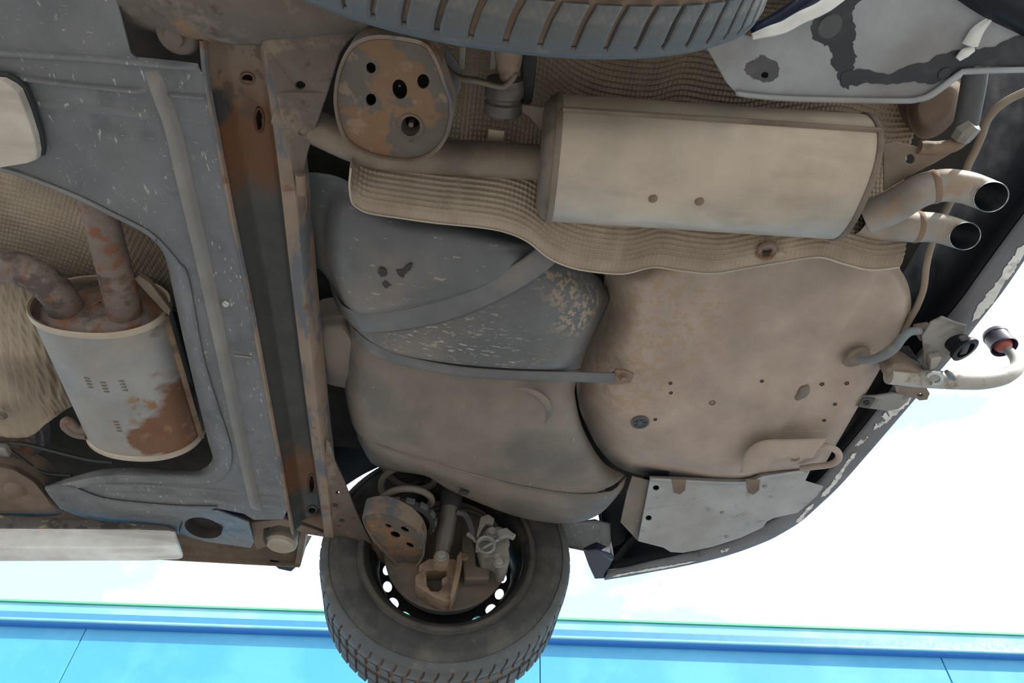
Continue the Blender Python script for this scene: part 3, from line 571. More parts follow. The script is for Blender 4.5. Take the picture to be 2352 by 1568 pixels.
# ================================================================== rear axle: beam, arms, gussets, spring seats
ax = thing('rear_axle', P(600, 700, 1.12), 'rust-stained open channel rear axle beam crossing between the wheels', 'axle')
Lp = [(466, 92), (474, 182), (521, 430), (549, 570), (580, 720), (632, 1000), (668, 1195)]
def interp(c, y):
    for (x0, y0), (x1, y1) in zip(c, c[1:]):
        if y <= y1: return x0 + (x1 - x0) * (y - y0) / (y1 - y0)
    (x0, y0), (x1, y1) = c[-2:]; return x0 + (x1 - x0) * (y - y0) / (y1 - y0)
Rp = [(604, 92), (615, 182), (642, 380), (657, 523), (680, 720), (708, 950), (735, 1140), (746, 1222)]
ys_ = [92, 182, 300, 430, 570, 720, 860, 1000, 1100, 1226]
hb_ = 1.12
rows = []
web = MB(); lpl = MB(); rpl = MB(); wrow = []; lrow = []; rrow = []
for y in ys_:
    l = P(interp(Lp, y), y, hb_); r = P(interp(Rp, y), y, hb_)
    r.y = l.y                                           # square section across the car
    wrow.append([l + Vector((.003, 0, -.0)), l + Vector((.004, 0, .012)), l + Vector((.018, 0, .036)), l.lerp(r, .35) + UPZ * .042, l.lerp(r, .7) + UPZ * .042, r + Vector((-.016, 0, .034)), r + Vector((-.003, 0, .008)), r])
    lrow.append([l + Vector(q) for q in ((.004, 0, .002), (.0015, 0, -.003), (-.0035, 0, -.003), (-.006, 0, .002), (-.006, 0, .05))])
    rrow.append([r + Vector(q) for q in ((-.003, 0, .004), (0, 0, -.004), (.022, 0, -.005), (.026, 0, .001), (.030, 0, .05))])
def subdiv(rows, m): 
    cols = [cr([r[j] for r in rows], (len(rows) - 1) * m + 1) for j in range(len(rows[0]))]
    return [[c[i] for c in cols] for i in range(len(cols[0]))]
web_g = [cr(r, 34) for r in subdiv(wrow, 14)]
BH = ((568, 181, 14, 11), (595, 276, 9, 25), (716, 1112, 7, 21), (717, 1172, 9, 8))
web_o = obj('beam_web', cut(web_g, BH), M['beam'], ax, smooth=50, solid=.003, off=1)
obj('front_lip', MB().grid(subdiv(lrow, 4)), M['lip'], ax, smooth=40, label='thin dusty front lip of beam')
obj('rear_lip', MB().grid(subdiv(rrow, 4)), M['lip'], ax, smooth=40, label='broad flaking rear lip of beam')
for x, y, a_, b_ in BH:
    c = onsurf(web_g, x, y); hh = (c.z - 1) / SCL
    t = MB(); t.grid([Ph(circ2(x, y, a_ + 5, b_ + 5, 24), hh + .002), Ph(circ2(x, y, a_ + 2.5, b_ + 2.5, 24), hh - .003), Ph(circ2(x, y, a_ - 1, b_ - 1, 24), hh - .001), [p + UPZ * .02 for p in Ph(circ2(x, y, a_ - 1, b_ - 1, 24), hh)]], True); hr = obj('hole_edge', t, M['beam'], web_o, smooth=40)
    t = MB(); t.plate([p + UPZ * .02 for p in Ph(circ2(x, y, a_ + 8, b_ + 8, 16), hh)], (0, 0, .002)); obj('hole_back', t, M['dark'], web_o, smooth=0)  # dark plate above each hole stands in for the shade inside it
# the strip of torn edge behind the beam
ts = MB(); e = [(690, 420), (700, 432), (704, 455), (703, 520), (712, 590), (704, 610), (718, 760), (730, 900), (741, 975), (752, 1010), (748, 1080)]; f = [(672, 420), (678, 440), (684, 480), (690, 540), (696, 590), (694, 620), (706, 760), (720, 900), (730, 975), (738, 1010), (736, 1080)]
ts.grid(loft([[(x, y, 1.15) for x, y in f], [(x, y, 1.145) for x, y in e], [(x + 1, y, 1.17) for x, y in e]], 50, 2)); obj('rear_flange_edge', ts, M['lip'], ax, smooth=40, solid=.003)
# gusset plates
gn = [(600, 96), (640, 80), (720, 66), (836, 66), (800, 96), (780, 125), (768, 165), (752, 215), (722, 300), (706, 352), (698, 390), (694, 425), (680, 420), (652, 300), (632, 215), (616, 150)]
t = MB(); t.plate([P(x, y, 1.085 + .03 * sst(100, 400, y)) for x, y in gn], (0, 0, .006), [[P(x, y, 1.10) for x, y in circ2(690, 196, 11, 9, 12)], [P(x, y, 1.105) for x, y in circ2(693, 305, 7, 6, 12)]]); gus = obj('gusset_plate', t, M['rustarm'], ax, smooth=0, bevel=.002)
t = MB(); t.box(P(690, 196, 1.125), (.02, 0, 0), (0, .02, 0), (0, 0, .002)); t.box(P(693, 305, 1.135), (.014, 0, 0), (0, .014, 0), (0, 0, .002)); obj('gusset_backing', t, M['dark'], gus, smooth=0)
t = MB(); t.tube([P(x, y, 1.10) for x, y in ((690, 400), (692, 428), (693, 445))], .008, 10, 8); obj('bolt_stud', t, M['knuckle'], gus, smooth=50)
gf = [(748, 1010), (758, 1020), (770, 1062), (792, 1110), (812, 1160), (838, 1218), (862, 1264), (873, 1296), (850, 1288), (800, 1258), (752, 1232), (742, 1224), (750, 1190), (746, 1100)]
t = MB(); t.plate([P(x, y, 1.12) for x, y in gf], (0, 0, .006), [[P(x, y, 1.12) for x, y in circ2(775, 1132, 4, 4, 10)]]); gus = obj('gusset_plate', t, M['rustarm'], ax, smooth=0, bevel=.002)
for x, y in ((785, 1195), (770, 1160)):
    t = MB(); t.lathe(P(x, y, 1.119), (0, 0, -1), [(.006, -.002), (.006, .001), (.003, .001), (.002, -.001)], 12); obj('gusset_rivet', t, M['dark'], gus, smooth=40)
# near trailing arm: pressed shell with its front bush
t = MB(); t.grid(loft([[(255, -110, 1.09), (420, -70, 1.06), (620, -60, 1.05), (900, -40, 1.06)], [(265, -10, 1.11), (420, 0, 1.065), (600, 10, 1.055), (880, 30, 1.065)], [(280, 30, 1.14), (420, 45, 1.08), (610, 62, 1.07), (850, 66, 1.075)], [(300, 58, 1.17), (430, 80, 1.10), (600, 96, 1.09), (840, 75, 1.09)], [(310, 66, 1.22), (440, 92, 1.15), (600, 104, 1.13), (838, 80, 1.14)]], 40, 6)); arm = obj('trailing_arm', t, M['rustarm'], ax, smooth=50, solid=.005)
t = MB(); t.lathe(P(408, 78, 1.13), (0, 0, -1), [(.030, -.03), (.030, -.004), (.026, .006), (.020, .010), (.014, .010), (.012, .016), (.004, .017)], 22); obj('front_bush', t, M['rustarm'], arm, smooth=40, label='rusty front bush bolt')
# far trailing arm
t = MB(); t.grid(loft([[(690, 1196, 1.13), (760, 1224, 1.12), (860, 1280, 1.11), (915, 1325, 1.10)], [(720, 1180, 1.15), (790, 1190, 1.15), (880, 1235, 1.14), (945, 1290, 1.13)], [(742, 1160, 1.2), (800, 1165, 1.19), (880, 1205, 1.18), (960, 1260, 1.17)]], 24, 5)); arm = obj('trailing_arm', t, M['brownbody'], ax, smooth=50, solid=.005)
t = MB(); c = P(646, 1246, 1.19); t.lathe(c, (0, 0, -1), [(.040, -.04), (.040, -.012), (.043, -.008), (.043, .004), (.036, .010), (.030, .010), (.016, .004), (.004, .004)], 26); obj('front_bush', t, M['bushing'], arm, smooth=40, label='cream cylindrical front bush')
t = MB(); t.plate([P(x, y, 1.165) for x, y in ((575, 1200), (655, 1192), (745, 1224), (748, 1234), (700, 1226), (668, 1212), (640, 1206), (604, 1214), (604, 1240), (612, 1255), (590, 1262), (580, 1240))], (0, 0, .012)); obj('bush_carrier', t, M['brownbody'], arm, smooth=0, bevel=.002)
# spring seats
def spring_seat(out_, h, holes, cen, tilt, nm_label, capd=.045):
    z = lambda x, y: h + tilt(x, y)
    o2 = [(q.x, q.y) for q in cr([Vector((x, y, 0)) for x, y in out_], 56, closed=True)]
    inn = [(cen[0] + (x - cen[0]) * .93, cen[1] + (y - cen[1]) * .93) for x, y in o2]
    hl = [[P(x, y, z(x, y) + .010) for x, y in circ2(*q, 16) if True] if len(q) == 4 else [P(x, y, z(x, y) + .010) for x, y in circ2(q[0], q[1], q[2], q[3], 16, q[4])] for q in holes]
    t = MB(); t.plate([P(x, y, z(x, y) + .010) for x, y in inn], (0, 0, .004), hl); s_ = obj('spring_seat', t, M['seat'], ax, smooth=0, label=nm_label)
    t = MB(); t.grid([[P(x, y, z(x, y) + .012) for x, y in inn], [P(cen[0] + (x - cen[0]) * .97, cen[1] + (y - cen[1]) * .97, z(x, y) + .003) for x, y in o2], [P(x, y, z(x, y)) for x, y in o2], [P(x, y, z(x, y)) + UPZ * .004 for x, y in o2], [P(x, y, z(x, y)) + UPZ * .045 for x, y in o2]], True); obj('seat_rim', t, M['lip'], s_, smooth=50)
    t = MB(); t.grid([[P(x, y, z(x, y)) + UPZ * .046 for x, y in o2], [P(cen[0] + (x - cen[0]) * .6, cen[1] + (y - cen[1]) * .6, z(x, y)) + UPZ * .05 for x, y in o2], [P(cen[0] + (x - cen[0]) * .02, cen[1] + (y - cen[1]) * .02, z(x, y)) + UPZ * .05 for x, y in o2]], True); obj('seat_back', t, M['dark'], s_, smooth=50)  # closes the seat above; its dark colour stands in for shade in the holes
    return s_
sn = spring_seat([(812, 98), (790, 125), (772, 175), (766, 235), (778, 295), (800, 332), (850, 358), (905, 370), (960, 371), (1005, 348), (1032, 305), (1040, 245), (1022, 185), (1000, 130), (972, 96), (900, 82), (850, 82)], 1.03, [(852, 156, 11, 13, -.3), (972, 187, 14, 17), (918, 205, 17, 23, -.2), (852, 229, 12, 14), (943, 290, 22, 23)], (905, 230), lambda x, y: 0, 'flaking orange rusted spring seat plate')
t = MB(); t.lathe(P(943, 290, 1.041), (0, 0, 1), [(.0195, .0), (.0185, -.002), (.0165, -.001), (.0145, .004), (.0125, .012), (.010, .020)], 26, False); t.lathe(P(943, 290, 1.041), (0, 0, 1), [(.0035, .004), (.0035, .02)], 10); obj('deep_dimple', t, M['rustarm'], sn, smooth=40)
sf = spring_seat([(832, 1188), (850, 1178), (880, 1176), (915, 1188), (945, 1206), (968, 1232), (976, 1262), (968, 1288), (945, 1312), (915, 1334), (908, 1330), (918, 1306), (890, 1278), (850, 1232)], 1.03, [(892, 1208, 8, 4, .4), (930, 1216, 11, 5, .5), (942, 1252, 10, 5, .5), (908, 1228, 12, 7, .4)], (915, 1240), lambda x, y: .03, 'tan flaking spring seat dish under the coil spring')

# ================================================================== coil spring, damper, brake
sp = thing('coil_spring', P(925, 1175, 1.1), 'dusty grey coil spring standing on the rusty dish inside the far wheel', 'spring')
b0 = P(925, 1188, 1.13); t0 = P(932, 1085, 1.30); b0.z += 0; cx = b0.copy()
t0 = Vector((b0.x - .004, b0.y + .02, b0.z + .26)); pts = []
for i in range(141):
    a = i / 140; th = a * 2 * math.pi * 3.6 + 1.2; r = .062 + .006 * math.sin(a * math.pi)
    c = b0.lerp(t0, a); pts.append(c + Vector((math.cos(th) * r, math.sin(th) * r, 0)))
obj('coil', MB().tube(pts, .0088, 12), M['spring'], sp, smooth=70)
rs = MB(); rs.lathe(b0 - UPZ * .016, (0, 0, 1), [(.068, 0), (.079, .002), (.080, .014), (.066, .018), (.050, .018), (.048, .002)], 32, False); seat = obj('rubber_seat', rs, M['blackrub'], sp, smooth=40)
for i in range(14):
    a = i / 14 * 2 * math.pi; t = MB(); t.box(b0 + Vector((math.cos(a) * .081, math.sin(a) * .081, -.006)), Vector((math.cos(a), math.sin(a), 0)) * .004, Vector((-math.sin(a), math.cos(a), 0)) * .011, UPZ * .007); obj('seat_tab', t, M['rubber'], seat, smooth=0, bevel=.002)
da = thing('shock_absorber', P(1020, 1250, 1.1), 'dark dusty shock absorber leaning between spring and brake', 'shock absorber')
d0, d1 = PY(1016, 1268, 1.50), PY(1046, 1090, 1.46)
obj('damper_tube', MB().tube([d0, d0.lerp(d1, .1), d0.lerp(d1, .12), d0.lerp(d1, .6), d0.lerp(d1, .62), d1], [.018, .02, .0225, .0225, .026, .026], 20), M['shock'], da, smooth=40)
obj('dust_sleeve', MB().tube([d0.lerp(d1, .55), d0.lerp(d1, .6), d1 + (d1 - d0) * .3], [.026, .028, .028], 20), M['blackrub'], da, smooth=40)
obj('lower_eye', MB().lathe(PY(1014, 1280, 1.47), (0, 1, 0), [(.010, -.005), (.019, -.003), (.019, .03), (.012, .032)], 20), M['knuckle'], da, smooth=40)
obj('eye_bolt', hexbolt(MB(), PY(1014, 1276, 1.445), (0, -1, 0), .010, .010), M['alu'], da, smooth=30)

bk = thing('brake_assembly', (XC, 1.6, ZC - .1), 'rusty rear brake with backing plate and aluminium caliper inside the far wheel', 'brake')
BC = Vector((XC, 1.585, ZC))
obj('backing_plate', MB().lathe(BC, (0, -1, 0), [(.158, -.012), (.160, 0), (.156, .005), (.140, .004), (.12, .010), (.06, .014), (.05, .014)], 60), M['backplate'], bk, smooth=40)
obj('brake_disc', MB().lathe(BC + Vector((0, .03, 0)), (0, -1, 0), [(.148, -.011), (.149, 0), (.1, .001), (.05, .001)], 60), M['rustpipe'], bk, smooth=40)
t = MB(); q = [(962, 1296), (985, 1282), (1046, 1282), (1053, 1292), (1048, 1335), (1038, 1376), (1022, 1380), (1004, 1372), (985, 1362), (955, 1342), (954, 1322), (966, 1314)]
hq = [(979, 1309), (981, 1344), (990, 1356), (1008, 1357), (1018, 1345), (1014, 1328), (1028, 1320), (1026, 1306)]
t.plate([PY(x, y, 1.52) for x, y in q], (0, .05, 0), [[PY(x, y, 1.52) for x, y in reversed(hq)]]); kn = obj('wheel_carrier', t, M['knuckle'], bk, smooth=0, bevel=.004, label='tan rusty wheel carrier box with square window')
t = MB(); t.plate([PY(x, y, 1.575) for x, y in hq], (0, .004, 0)); obj('carrier_floor', t, M['dark'], kn, smooth=0)
t = MB(); t.plate([PY(x, y, 1.50) for x, y in ((1050, 1275), (1060, 1262), (1062, 1290), (1050, 1345), (1040, 1372), (1034, 1370), (1044, 1320))], (0, .07, 0)); obj('carrier_rib', t, M['knuckle'], kn, smooth=0, bevel=.003)
t = MB(); t.lathe(PY(1078, 1302, 1.565), (0, -1, 0), [(.014, -.01), (.013, .006), (.006, .008), (.004, .002)], 16); obj('carrier_bolt', t, M['knuckle'], kn, smooth=40)
t = MB(); t.plate([PY(x, y, 1.53) for x, y in ((1060, 1222), (1082, 1228), (1092, 1260), (1094, 1298), (1126, 1306), (1124, 1328), (1066, 1330), (1062, 1280))], (0, .03, 0)); obj('caliper_bracket', t, M['backplate'], bk, smooth=0, bevel=.005)
cp = MB(); cp.plate([PY(x, y, 1.47) for x, y in ((1100, 1240), (1116, 1212), (1150, 1206), (1172, 1222), (1168, 1252), (1172, 1280), (1164, 1300), (1150, 1304), (1142, 1278), (1110, 1274))], (0, .075, 0)); cal = obj('caliper', cp, M['alu'], bk, smooth=0, bevel=.010, label='dirty aluminium brake caliper')
obj('piston_housing', MB().lathe(PY(1140, 1262, 1.52), (.1, -1, -.1), [(.026, -.05), (.026, .04), (.022, .05), (.012, .052), (.010, .046)], 22), M['alu'], cal, smooth=40)
t = MB(); rr = []; c = PY(1116, 1250, 1.452)
obj('return_spring', MB().tube([c + Vector((math.cos(a) * .0205, -.004 + .0015 * a, math.sin(a) * .0205)) for a in [i / 40 * 2 * math.pi * 1.6 for i in range(41)]] + [PY(1150, 1236, 1.45), PY(1166, 1232, 1.45)], .0038, 10, 60), M['greysteel'], cal, smooth=60, label='pale curled return spring')
obj('guide_bolt', hexbolt(MB(), PY(1130, 1222, 1.462), (0, -1, 0), .011, .010), M['greysteel'], cal, smooth=30)
obj('guide_bolt', hexbolt(MB(), PY(1146, 1292, 1.462), (0, -1, 0), .009, .010), M['greysteel'], cal, smooth=30)
t = MB(); t.plate([PY(x, y, 1.44) for x, y in ((1140, 1216), (1164, 1210), (1178, 1222), (1186, 1226), (1180, 1236), (1166, 1230), (1146, 1236))], (0, .012, 0)); obj('handbrake_lever', t, M['greysteel'], cal, smooth=0, bevel=.003)
t = MB(); t.plate([PY(x, y, 1.46) for x, y in ((1104, 1186), (1122, 1180), (1136, 1190), (1132, 1204), (1118, 1200), (1108, 1212), (1098, 1234), (1094, 1230), (1100, 1206))], (0, .012, 0)); obj('hose_bracket', t, M['alu'], cal, smooth=0, bevel=.002)
obj('brake_hose', MB().tube([PY(x, y, 1.47) for x, y in ((1050, 1176), (1068, 1182), (1080, 1204), (1086, 1226), (1080, 1232))], .008, 10, 24), M['rubber'], bk, smooth=60)
obj('bleed_nipple', MB().tube([PY(1076, 1226, 1.47), PY(1088, 1236, 1.465), PY(1092, 1244, 1.46)], [.007, .005, .003], 10), M['alu'], bk, smooth=40)
obj('adjuster_pin', MB().lathe(PY(1066, 1282, 1.54), (0, -1, 0), [(.013, -.02), (.012, .01), (.008, .014)], 14), M['knuckle'], bk, smooth=40)
obj('handbrake_cable', MB().tube([PY(x, y, 1.49) for x, y in ((960, 1172), (1020, 1168), (1075, 1172), (1110, 1186))], .006, 8, 24), M['blackrub'], bk, smooth=60)

# ================================================================== wheels
def tread_mesh(w_, rows, skew, name):
    """one tread block: three stations across the tyre, rising from the shoulder; local x = round the tyre, y = across, z = out"""
    v = []; f = []
    for (y, z0, z1, wf) in rows:
        k = skew * (y / .05) ** 2
        for (a, z) in ((-.5, z0), (-.46, z1 - .001), (-.36, z1), (.36, z1), (.46, z1 - .001), (.5, z0)): v.append((a * w_ * wf + k, y, z))
    n = 6
    for i in range(len(rows) - 1):
        for j in range(n - 1): f.append((i * n + j, i * n + j + 1, (i + 1) * n + j + 1, (i + 1) * n + j))
    f.append(tuple(range(n))); f.append(tuple(reversed(range((len(rows) - 1) * n, len(rows) * n))))
    me = bpy.data.meshes.new(name); me.from_pydata(v, [], f); me.update()
    bm = bmesh.new(); bm.from_mesh(me); bmesh.ops.recalc_face_normals(bm, faces=bm.faces); bm.to_mesh(me); bm.free()
    me.materials.append(M['block']); return me
def wheel(cy, s, label, far, phase):
    """wheel on an axis along Y; s is the side that faces the middle of the car"""
    W = thing('wheel', (XC, cy, ZC - .32), label, 'wheel', 'rear wheels of the car')
    c = Vector((XC, cy, ZC)); axv = Vector((0, s, 0))
    prof = [(.205, .080), (.212, .088), (.222, .093), (.228, .090), (.236, .097), (.252, .1035), (.272, .1045), (.276, .1055), (.280, .1045), (.292, .1015), (.302, .096), (.3075, .088), (.309, .075), (.3095, .05), (.3095, 0), (.3095, -.05), (.309, -.075), (.3075, -.088), (.295, -.1), (.272, -.1045), (.24, -.1), (.212, -.088), (.205, -.08)]
    ty = obj('tyre', MB().lathe(c, axv, prof, 96, False), M['tyre'], W, smooth=50)
    tb = obj('tread_base', MB().lathe(c, axv, [(.3105, .0905), (.3135, .084), (.3140, .05), (.3125, .02), (.3125, -.05), (.3102, -.080), (.3085, -.089)], 96, False), M['groove'], ty, smooth=50)
    obj('shoulder_band', MB().lathe(c, axv, [(.2985, .1015), (.3040, .1008), (.3140, .0945), (.3158, .0915), (.3140, .087)], 96, False), M['block'], ty, smooth=60)
    m1 = tread_mesh(.0285, [(-.003, -.0225, -.0155, 1.0), (.006, -.012, -.004, 1.0), (.017, -.010, .0, 1.0), (.034, -.0105, .0005, .97), (.05, -.0105, .0005, .93)], .012, 'shoulder_block')
    m2 = tread_mesh(.0225, [(.0, -.0105, .0005, .95), (.02, -.0105, .0005, .95), (.034, -.0105, .0005, .9)], -.008, 'centre_block')
    nb = 62; bw = WL[ty.name]
    stuff = MB()
    for i in range(nb):
        a = 2 * math.pi * (i + phase) / nb
        for me, off, ph in ((m1, .1 - .002, 0), (m2, .0415, .45)):
            th = a + ph * 2 * math.pi / nb
            d = Vector((math.sin(th), 0, math.cos(th)))
            o = bpy.data.objects.new('tread_block', me); C.objects.link(o); o.parent = ty
            # local y runs from the shoulder towards the middle of the tread
            yv = Vector((0, -s, 0)); xv = yv.cross(d)
            R = Matrix((xv, yv, d)).transposed().to_4x4(); pos = c + axv * off + d * .319
            R.translation = pos - bw; o.matrix_local = R
        # outer half of the tread: joined
        for off in (-.03, -.07):
            th = a + .5 * 2 * math.pi / nb; d = Vector((math.sin(th), 0, math.cos(th))); tv = Vector((math.cos(th), 0, -math.sin(th)))
            stuff.box(c + axv * off + d * .314, tv * .012, axv * .017, d * .0052)
    obj('outer_tread', stuff, M['block'], ty, smooth=0, kind='stuff')
    # steel rim
    rim = obj('rim', MB().lathe(c, axv, [(.214, .092), (.200, .080), (.197, .06), (.186, .045), (.178, .02), (.178, -.035), (.195, -.06), (.203, -.085), (.210, -.092)], 72, False), M['rim'], W, smooth=40, solid=.003)
    obj('rim_flange', MB().lathe(c, axv, [(.198, .078), (.203, .086), (.214, .096), (.222, .097), (.224, .093), (.218, .090), (.208, .080)], 72, False), M['rimedge'], rim, smooth=50)
    # disc with ventilation holes near the outer edge
    nh = 20; yd = cy + (-s) * .035 if False else c.y - s * .03
    if far: yd = 1.69
    oc = [Vector((XC + .181 * math.cos(t), yd, ZC + .181 * math.sin(t))) for t in [2 * math.pi * i / 72 for i in range(72)]]
    hs_ = []
    for i in range(nh):
        t = 2 * math.pi * (i + .06) / nh; cx_, cz_ = XC + .155 * math.cos(t), ZC + .155 * math.sin(t)
        hs_.append([Vector((cx_ + .0115 * math.cos(t) * math.cos(k) - .0165 * math.sin(t) * math.sin(k), yd, cz_ + .0115 * math.sin(t) * math.cos(k) + .0165 * math.cos(t) * math.sin(k))) for k in [-2 * math.pi * j / 16 for j in range(16)]])
    obj('rim_disc', MB().plate(oc, (0, -s * .004, 0), hs_), M['rim'], W, smooth=0)
    return W
wheel(YF + .1, -1, 'far rear wheel with its inner side, black steel rim and brake in view', True, .2)
wheel(YN - .1, 1, 'near rear wheel overhead with chunky tread blocks and mud-filled grooves', False, .35)

# ================================================================== fuel tank
tk = thing('fuel_tank', P(1080, 800, 1.12), 'large moulded grey-black plastic fuel tank behind the axle beam', 'fuel tank')
C1 = [(770, 660), (795, 698), (815, 715), (850, 721), (900, 716), (960, 703), (1020, 688), (1080, 670), (1140, 644), (1190, 614), (1212, 596), (1240, 575)]
C2 = [(780, 715), (812, 745), (835, 772), (870, 794), (920, 812), (1000, 828), (1080, 839), (1160, 845), (1250, 848), (1335, 847)]
SEAM = [(800, 960), (830, 1002), (880, 1028), (960, 1052), (1040, 1078), (1120, 1102), (1220, 1124), (1330, 1138), (1420, 1140)]
upper = [[(702, 396, 1.25), (735, 398, 1.205), (790, 412, 1.18), (900, 470, 1.17), (1050, 500, 1.18), (1200, 545, 1.19), (1300, 560, 1.22)],
         [(700, 480, 1.24), (738, 486, 1.19), (790, 480, 1.14), (900, 520, 1.125), (1050, 535, 1.13), (1180, 560, 1.145), (1270, 575, 1.2)],
         [(702, 560, 1.24), (740, 572, 1.18), (785, 570, 1.125), (900, 590, 1.105), (1050, 585, 1.11), (1170, 580, 1.13), (1240, 580, 1.17)],
         [(706, 600, 1.25), (750, 618, 1.18), (785, 630, 1.125), (880, 650, 1.098), (1040, 630, 1.102), (1160, 600, 1.12), (1225, 588, 1.15)],
         [(735, 618, 1.26), (768, 650, 1.18), (792, 676, 1.125), (860, 700, 1.098), (1030, 672, 1.10), (1150, 625, 1.115), (1216, 594, 1.14)],
         [(752, 640, 1.27), (778, 672, 1.18), (800, 702, 1.128), (850, 719, 1.108), (1020, 687, 1.106), (1140, 643, 1.118), (1212, 597, 1.14)],
         [(755, 645, 1.27), (780, 676, 1.19), (803, 708, 1.14), (850, 722, 1.128), (1020, 690, 1.126), (1140, 646, 1.132), (1212, 600, 1.15)]]
shell = obj('upper_lobe', MB().grid(loft(upper, 70, 6)), M['tank'], tk, smooth=60, solid=.003, label='dark upper lobe of tank')
mid = [[(755, 645, 1.27), (780, 678, 1.19), (803, 710, 1.14), (850, 723, 1.128), (1020, 691, 1.126), (1140, 647, 1.132), (1212, 600, 1.15), (1300, 590, 1.20), (1380, 640, 1.27)],
       [(762, 672, 1.26), (786, 706, 1.18), (812, 738, 1.138), (862, 755, 1.122), (1020, 735, 1.118), (1150, 690, 1.12), (1232, 630, 1.135), (1320, 625, 1.175), (1398, 668, 1.26)],
       [(768, 690, 1.26), (792, 722, 1.175), (825, 752, 1.130), (885, 775, 1.112), (1020, 775, 1.10), (1160, 740, 1.10), (1260, 690, 1.11), (1345, 680, 1.15), (1400, 690, 1.25)],
       [(772, 700, 1.26), (798, 735, 1.175), (835, 768, 1.128), (900, 800, 1.104), (1030, 815, 1.094), (1170, 800, 1.094), (1270, 770, 1.105), (1345, 745, 1.14), (1382, 730, 1.24)],
       [(778, 712, 1.26), (806, 742, 1.18), (840, 775, 1.128), (905, 807, 1.106), (1030, 830, 1.094), (1170, 840, 1.094), (1265, 835, 1.10), (1320, 820, 1.13), (1350, 800, 1.22)],
       [(780, 715, 1.27), (808, 745, 1.19), (842, 778, 1.14), (905, 810, 1.12), (1030, 833, 1.108), (1170, 845, 1.108), (1262, 848, 1.115), (1310, 847, 1.14), (1336, 842, 1.22)],
       [(780, 716, 1.28), (808, 746, 1.20), (842, 779, 1.15), (905, 811, 1.135), (1030, 834, 1.125), (1170, 846, 1.125), (1262, 849, 1.13), (1310, 849, 1.15), (1336, 846, 1.22)]]
obj('middle_panel', MB().grid(loft(mid, 80, 6)), M['tank'], tk, smooth=60, solid=.003, label='speckled middle panel of tank')
low = [[(778, 716, 1.28), (808, 747, 1.20), (842, 780, 1.15), (905, 812, 1.135), (1030, 835, 1.125), (1170, 847, 1.125), (1262, 850, 1.13), (1310, 850, 1.15), (1336, 848, 1.22)],
       [(782, 780, 1.27), (805, 800, 1.19), (842, 825, 1.145), (905, 855, 1.132), (1030, 880, 1.122), (1170, 888, 1.118), (1262, 888, 1.125), (1306, 886, 1.15), (1322, 884, 1.22)],
       [(786, 860, 1.25), (800, 872, 1.19), (835, 895, 1.13), (900, 915, 1.112), (1030, 930, 1.10), (1170, 930, 1.098), (1270, 925, 1.11), (1312, 920, 1.14), (1322, 915, 1.22)],
       [(796, 920, 1.24), (812, 938, 1.18), (850, 960, 1.13), (920, 985, 1.112), (1050, 1005, 1.10), (1190, 1010, 1.10), (1290, 1000, 1.115), (1330, 990, 1.14), (1340, 985, 1.22)],
       [(806, 965, 1.23), (824, 985, 1.17), (870, 1010, 1.135), (940, 1035, 1.122), (1070, 1065, 1.115), (1200, 1085, 1.115), (1310, 1088, 1.125), (1365, 1072, 1.15), (1385, 1060, 1.22)],
       [(818, 992, 1.22), (836, 1006, 1.165), (885, 1028, 1.142), (960, 1052, 1.135), (1070, 1086, 1.13), (1210, 1121, 1.13), (1330, 1138, 1.135), (1400, 1118, 1.15), (1438, 1090, 1.22)]]
obj('lower_lobe', MB().grid(loft(low, 80, 6)), M['tank_low'], tk, smooth=60, solid=.003, label='dusty brown lower lobe of tank')
skirt = [[(818, 990, 1.228), (836, 1004, 1.168), (885, 1026, 1.140), (960, 1050, 1.133), (1070, 1084, 1.128), (1210, 1119, 1.128), (1330, 1136, 1.133), (1402, 1130, 1.145), (1440, 1095, 1.21)],
         [(822, 1008, 1.22), (846, 1024, 1.165), (895, 1046, 1.142), (965, 1070, 1.135), (1070, 1108, 1.132), (1210, 1142, 1.132), (1325, 1156, 1.137), (1395, 1150, 1.15), (1432, 1120, 1.21)],
         [(838, 1040, 1.24), (862, 1054, 1.20), (900, 1072, 1.18), (970, 1085, 1.17), (1050, 1115, 1.165), (1190, 1166, 1.155), (1300, 1184, 1.155), (1365, 1180, 1.165), (1400, 1160, 1.21)],
         [(852, 1062, 1.27), (874, 1074, 1.24), (910, 1082, 1.22), (980, 1094, 1.21), (1040, 1128, 1.20), (1170, 1180, 1.185), (1270, 1200, 1.18), (1340, 1196, 1.19), (1378, 1180, 1.22)],
         [(852, 1060, 1.32), (874, 1072, 1.31), (910, 1080, 1.3), (980, 1092, 1.3), (1040, 1126, 1.28), (1170, 1178, 1.26), (1270, 1198, 1.25), (1340, 1194, 1.25), (1378, 1178, 1.27)]]
obj('seam_skirt', MB().grid(loft(skirt, 80, 6)), M['tank_low'], tk, smooth=60, solid=.003, label='brown lower skirt of tank under the moulded seam')
obj('moulded_seam', MB().tube([P(x, y, h - .002) for x, y, h in skirt[0][1:-1]], .0032, 8, 60), M['tank_low'], tk, smooth=60)
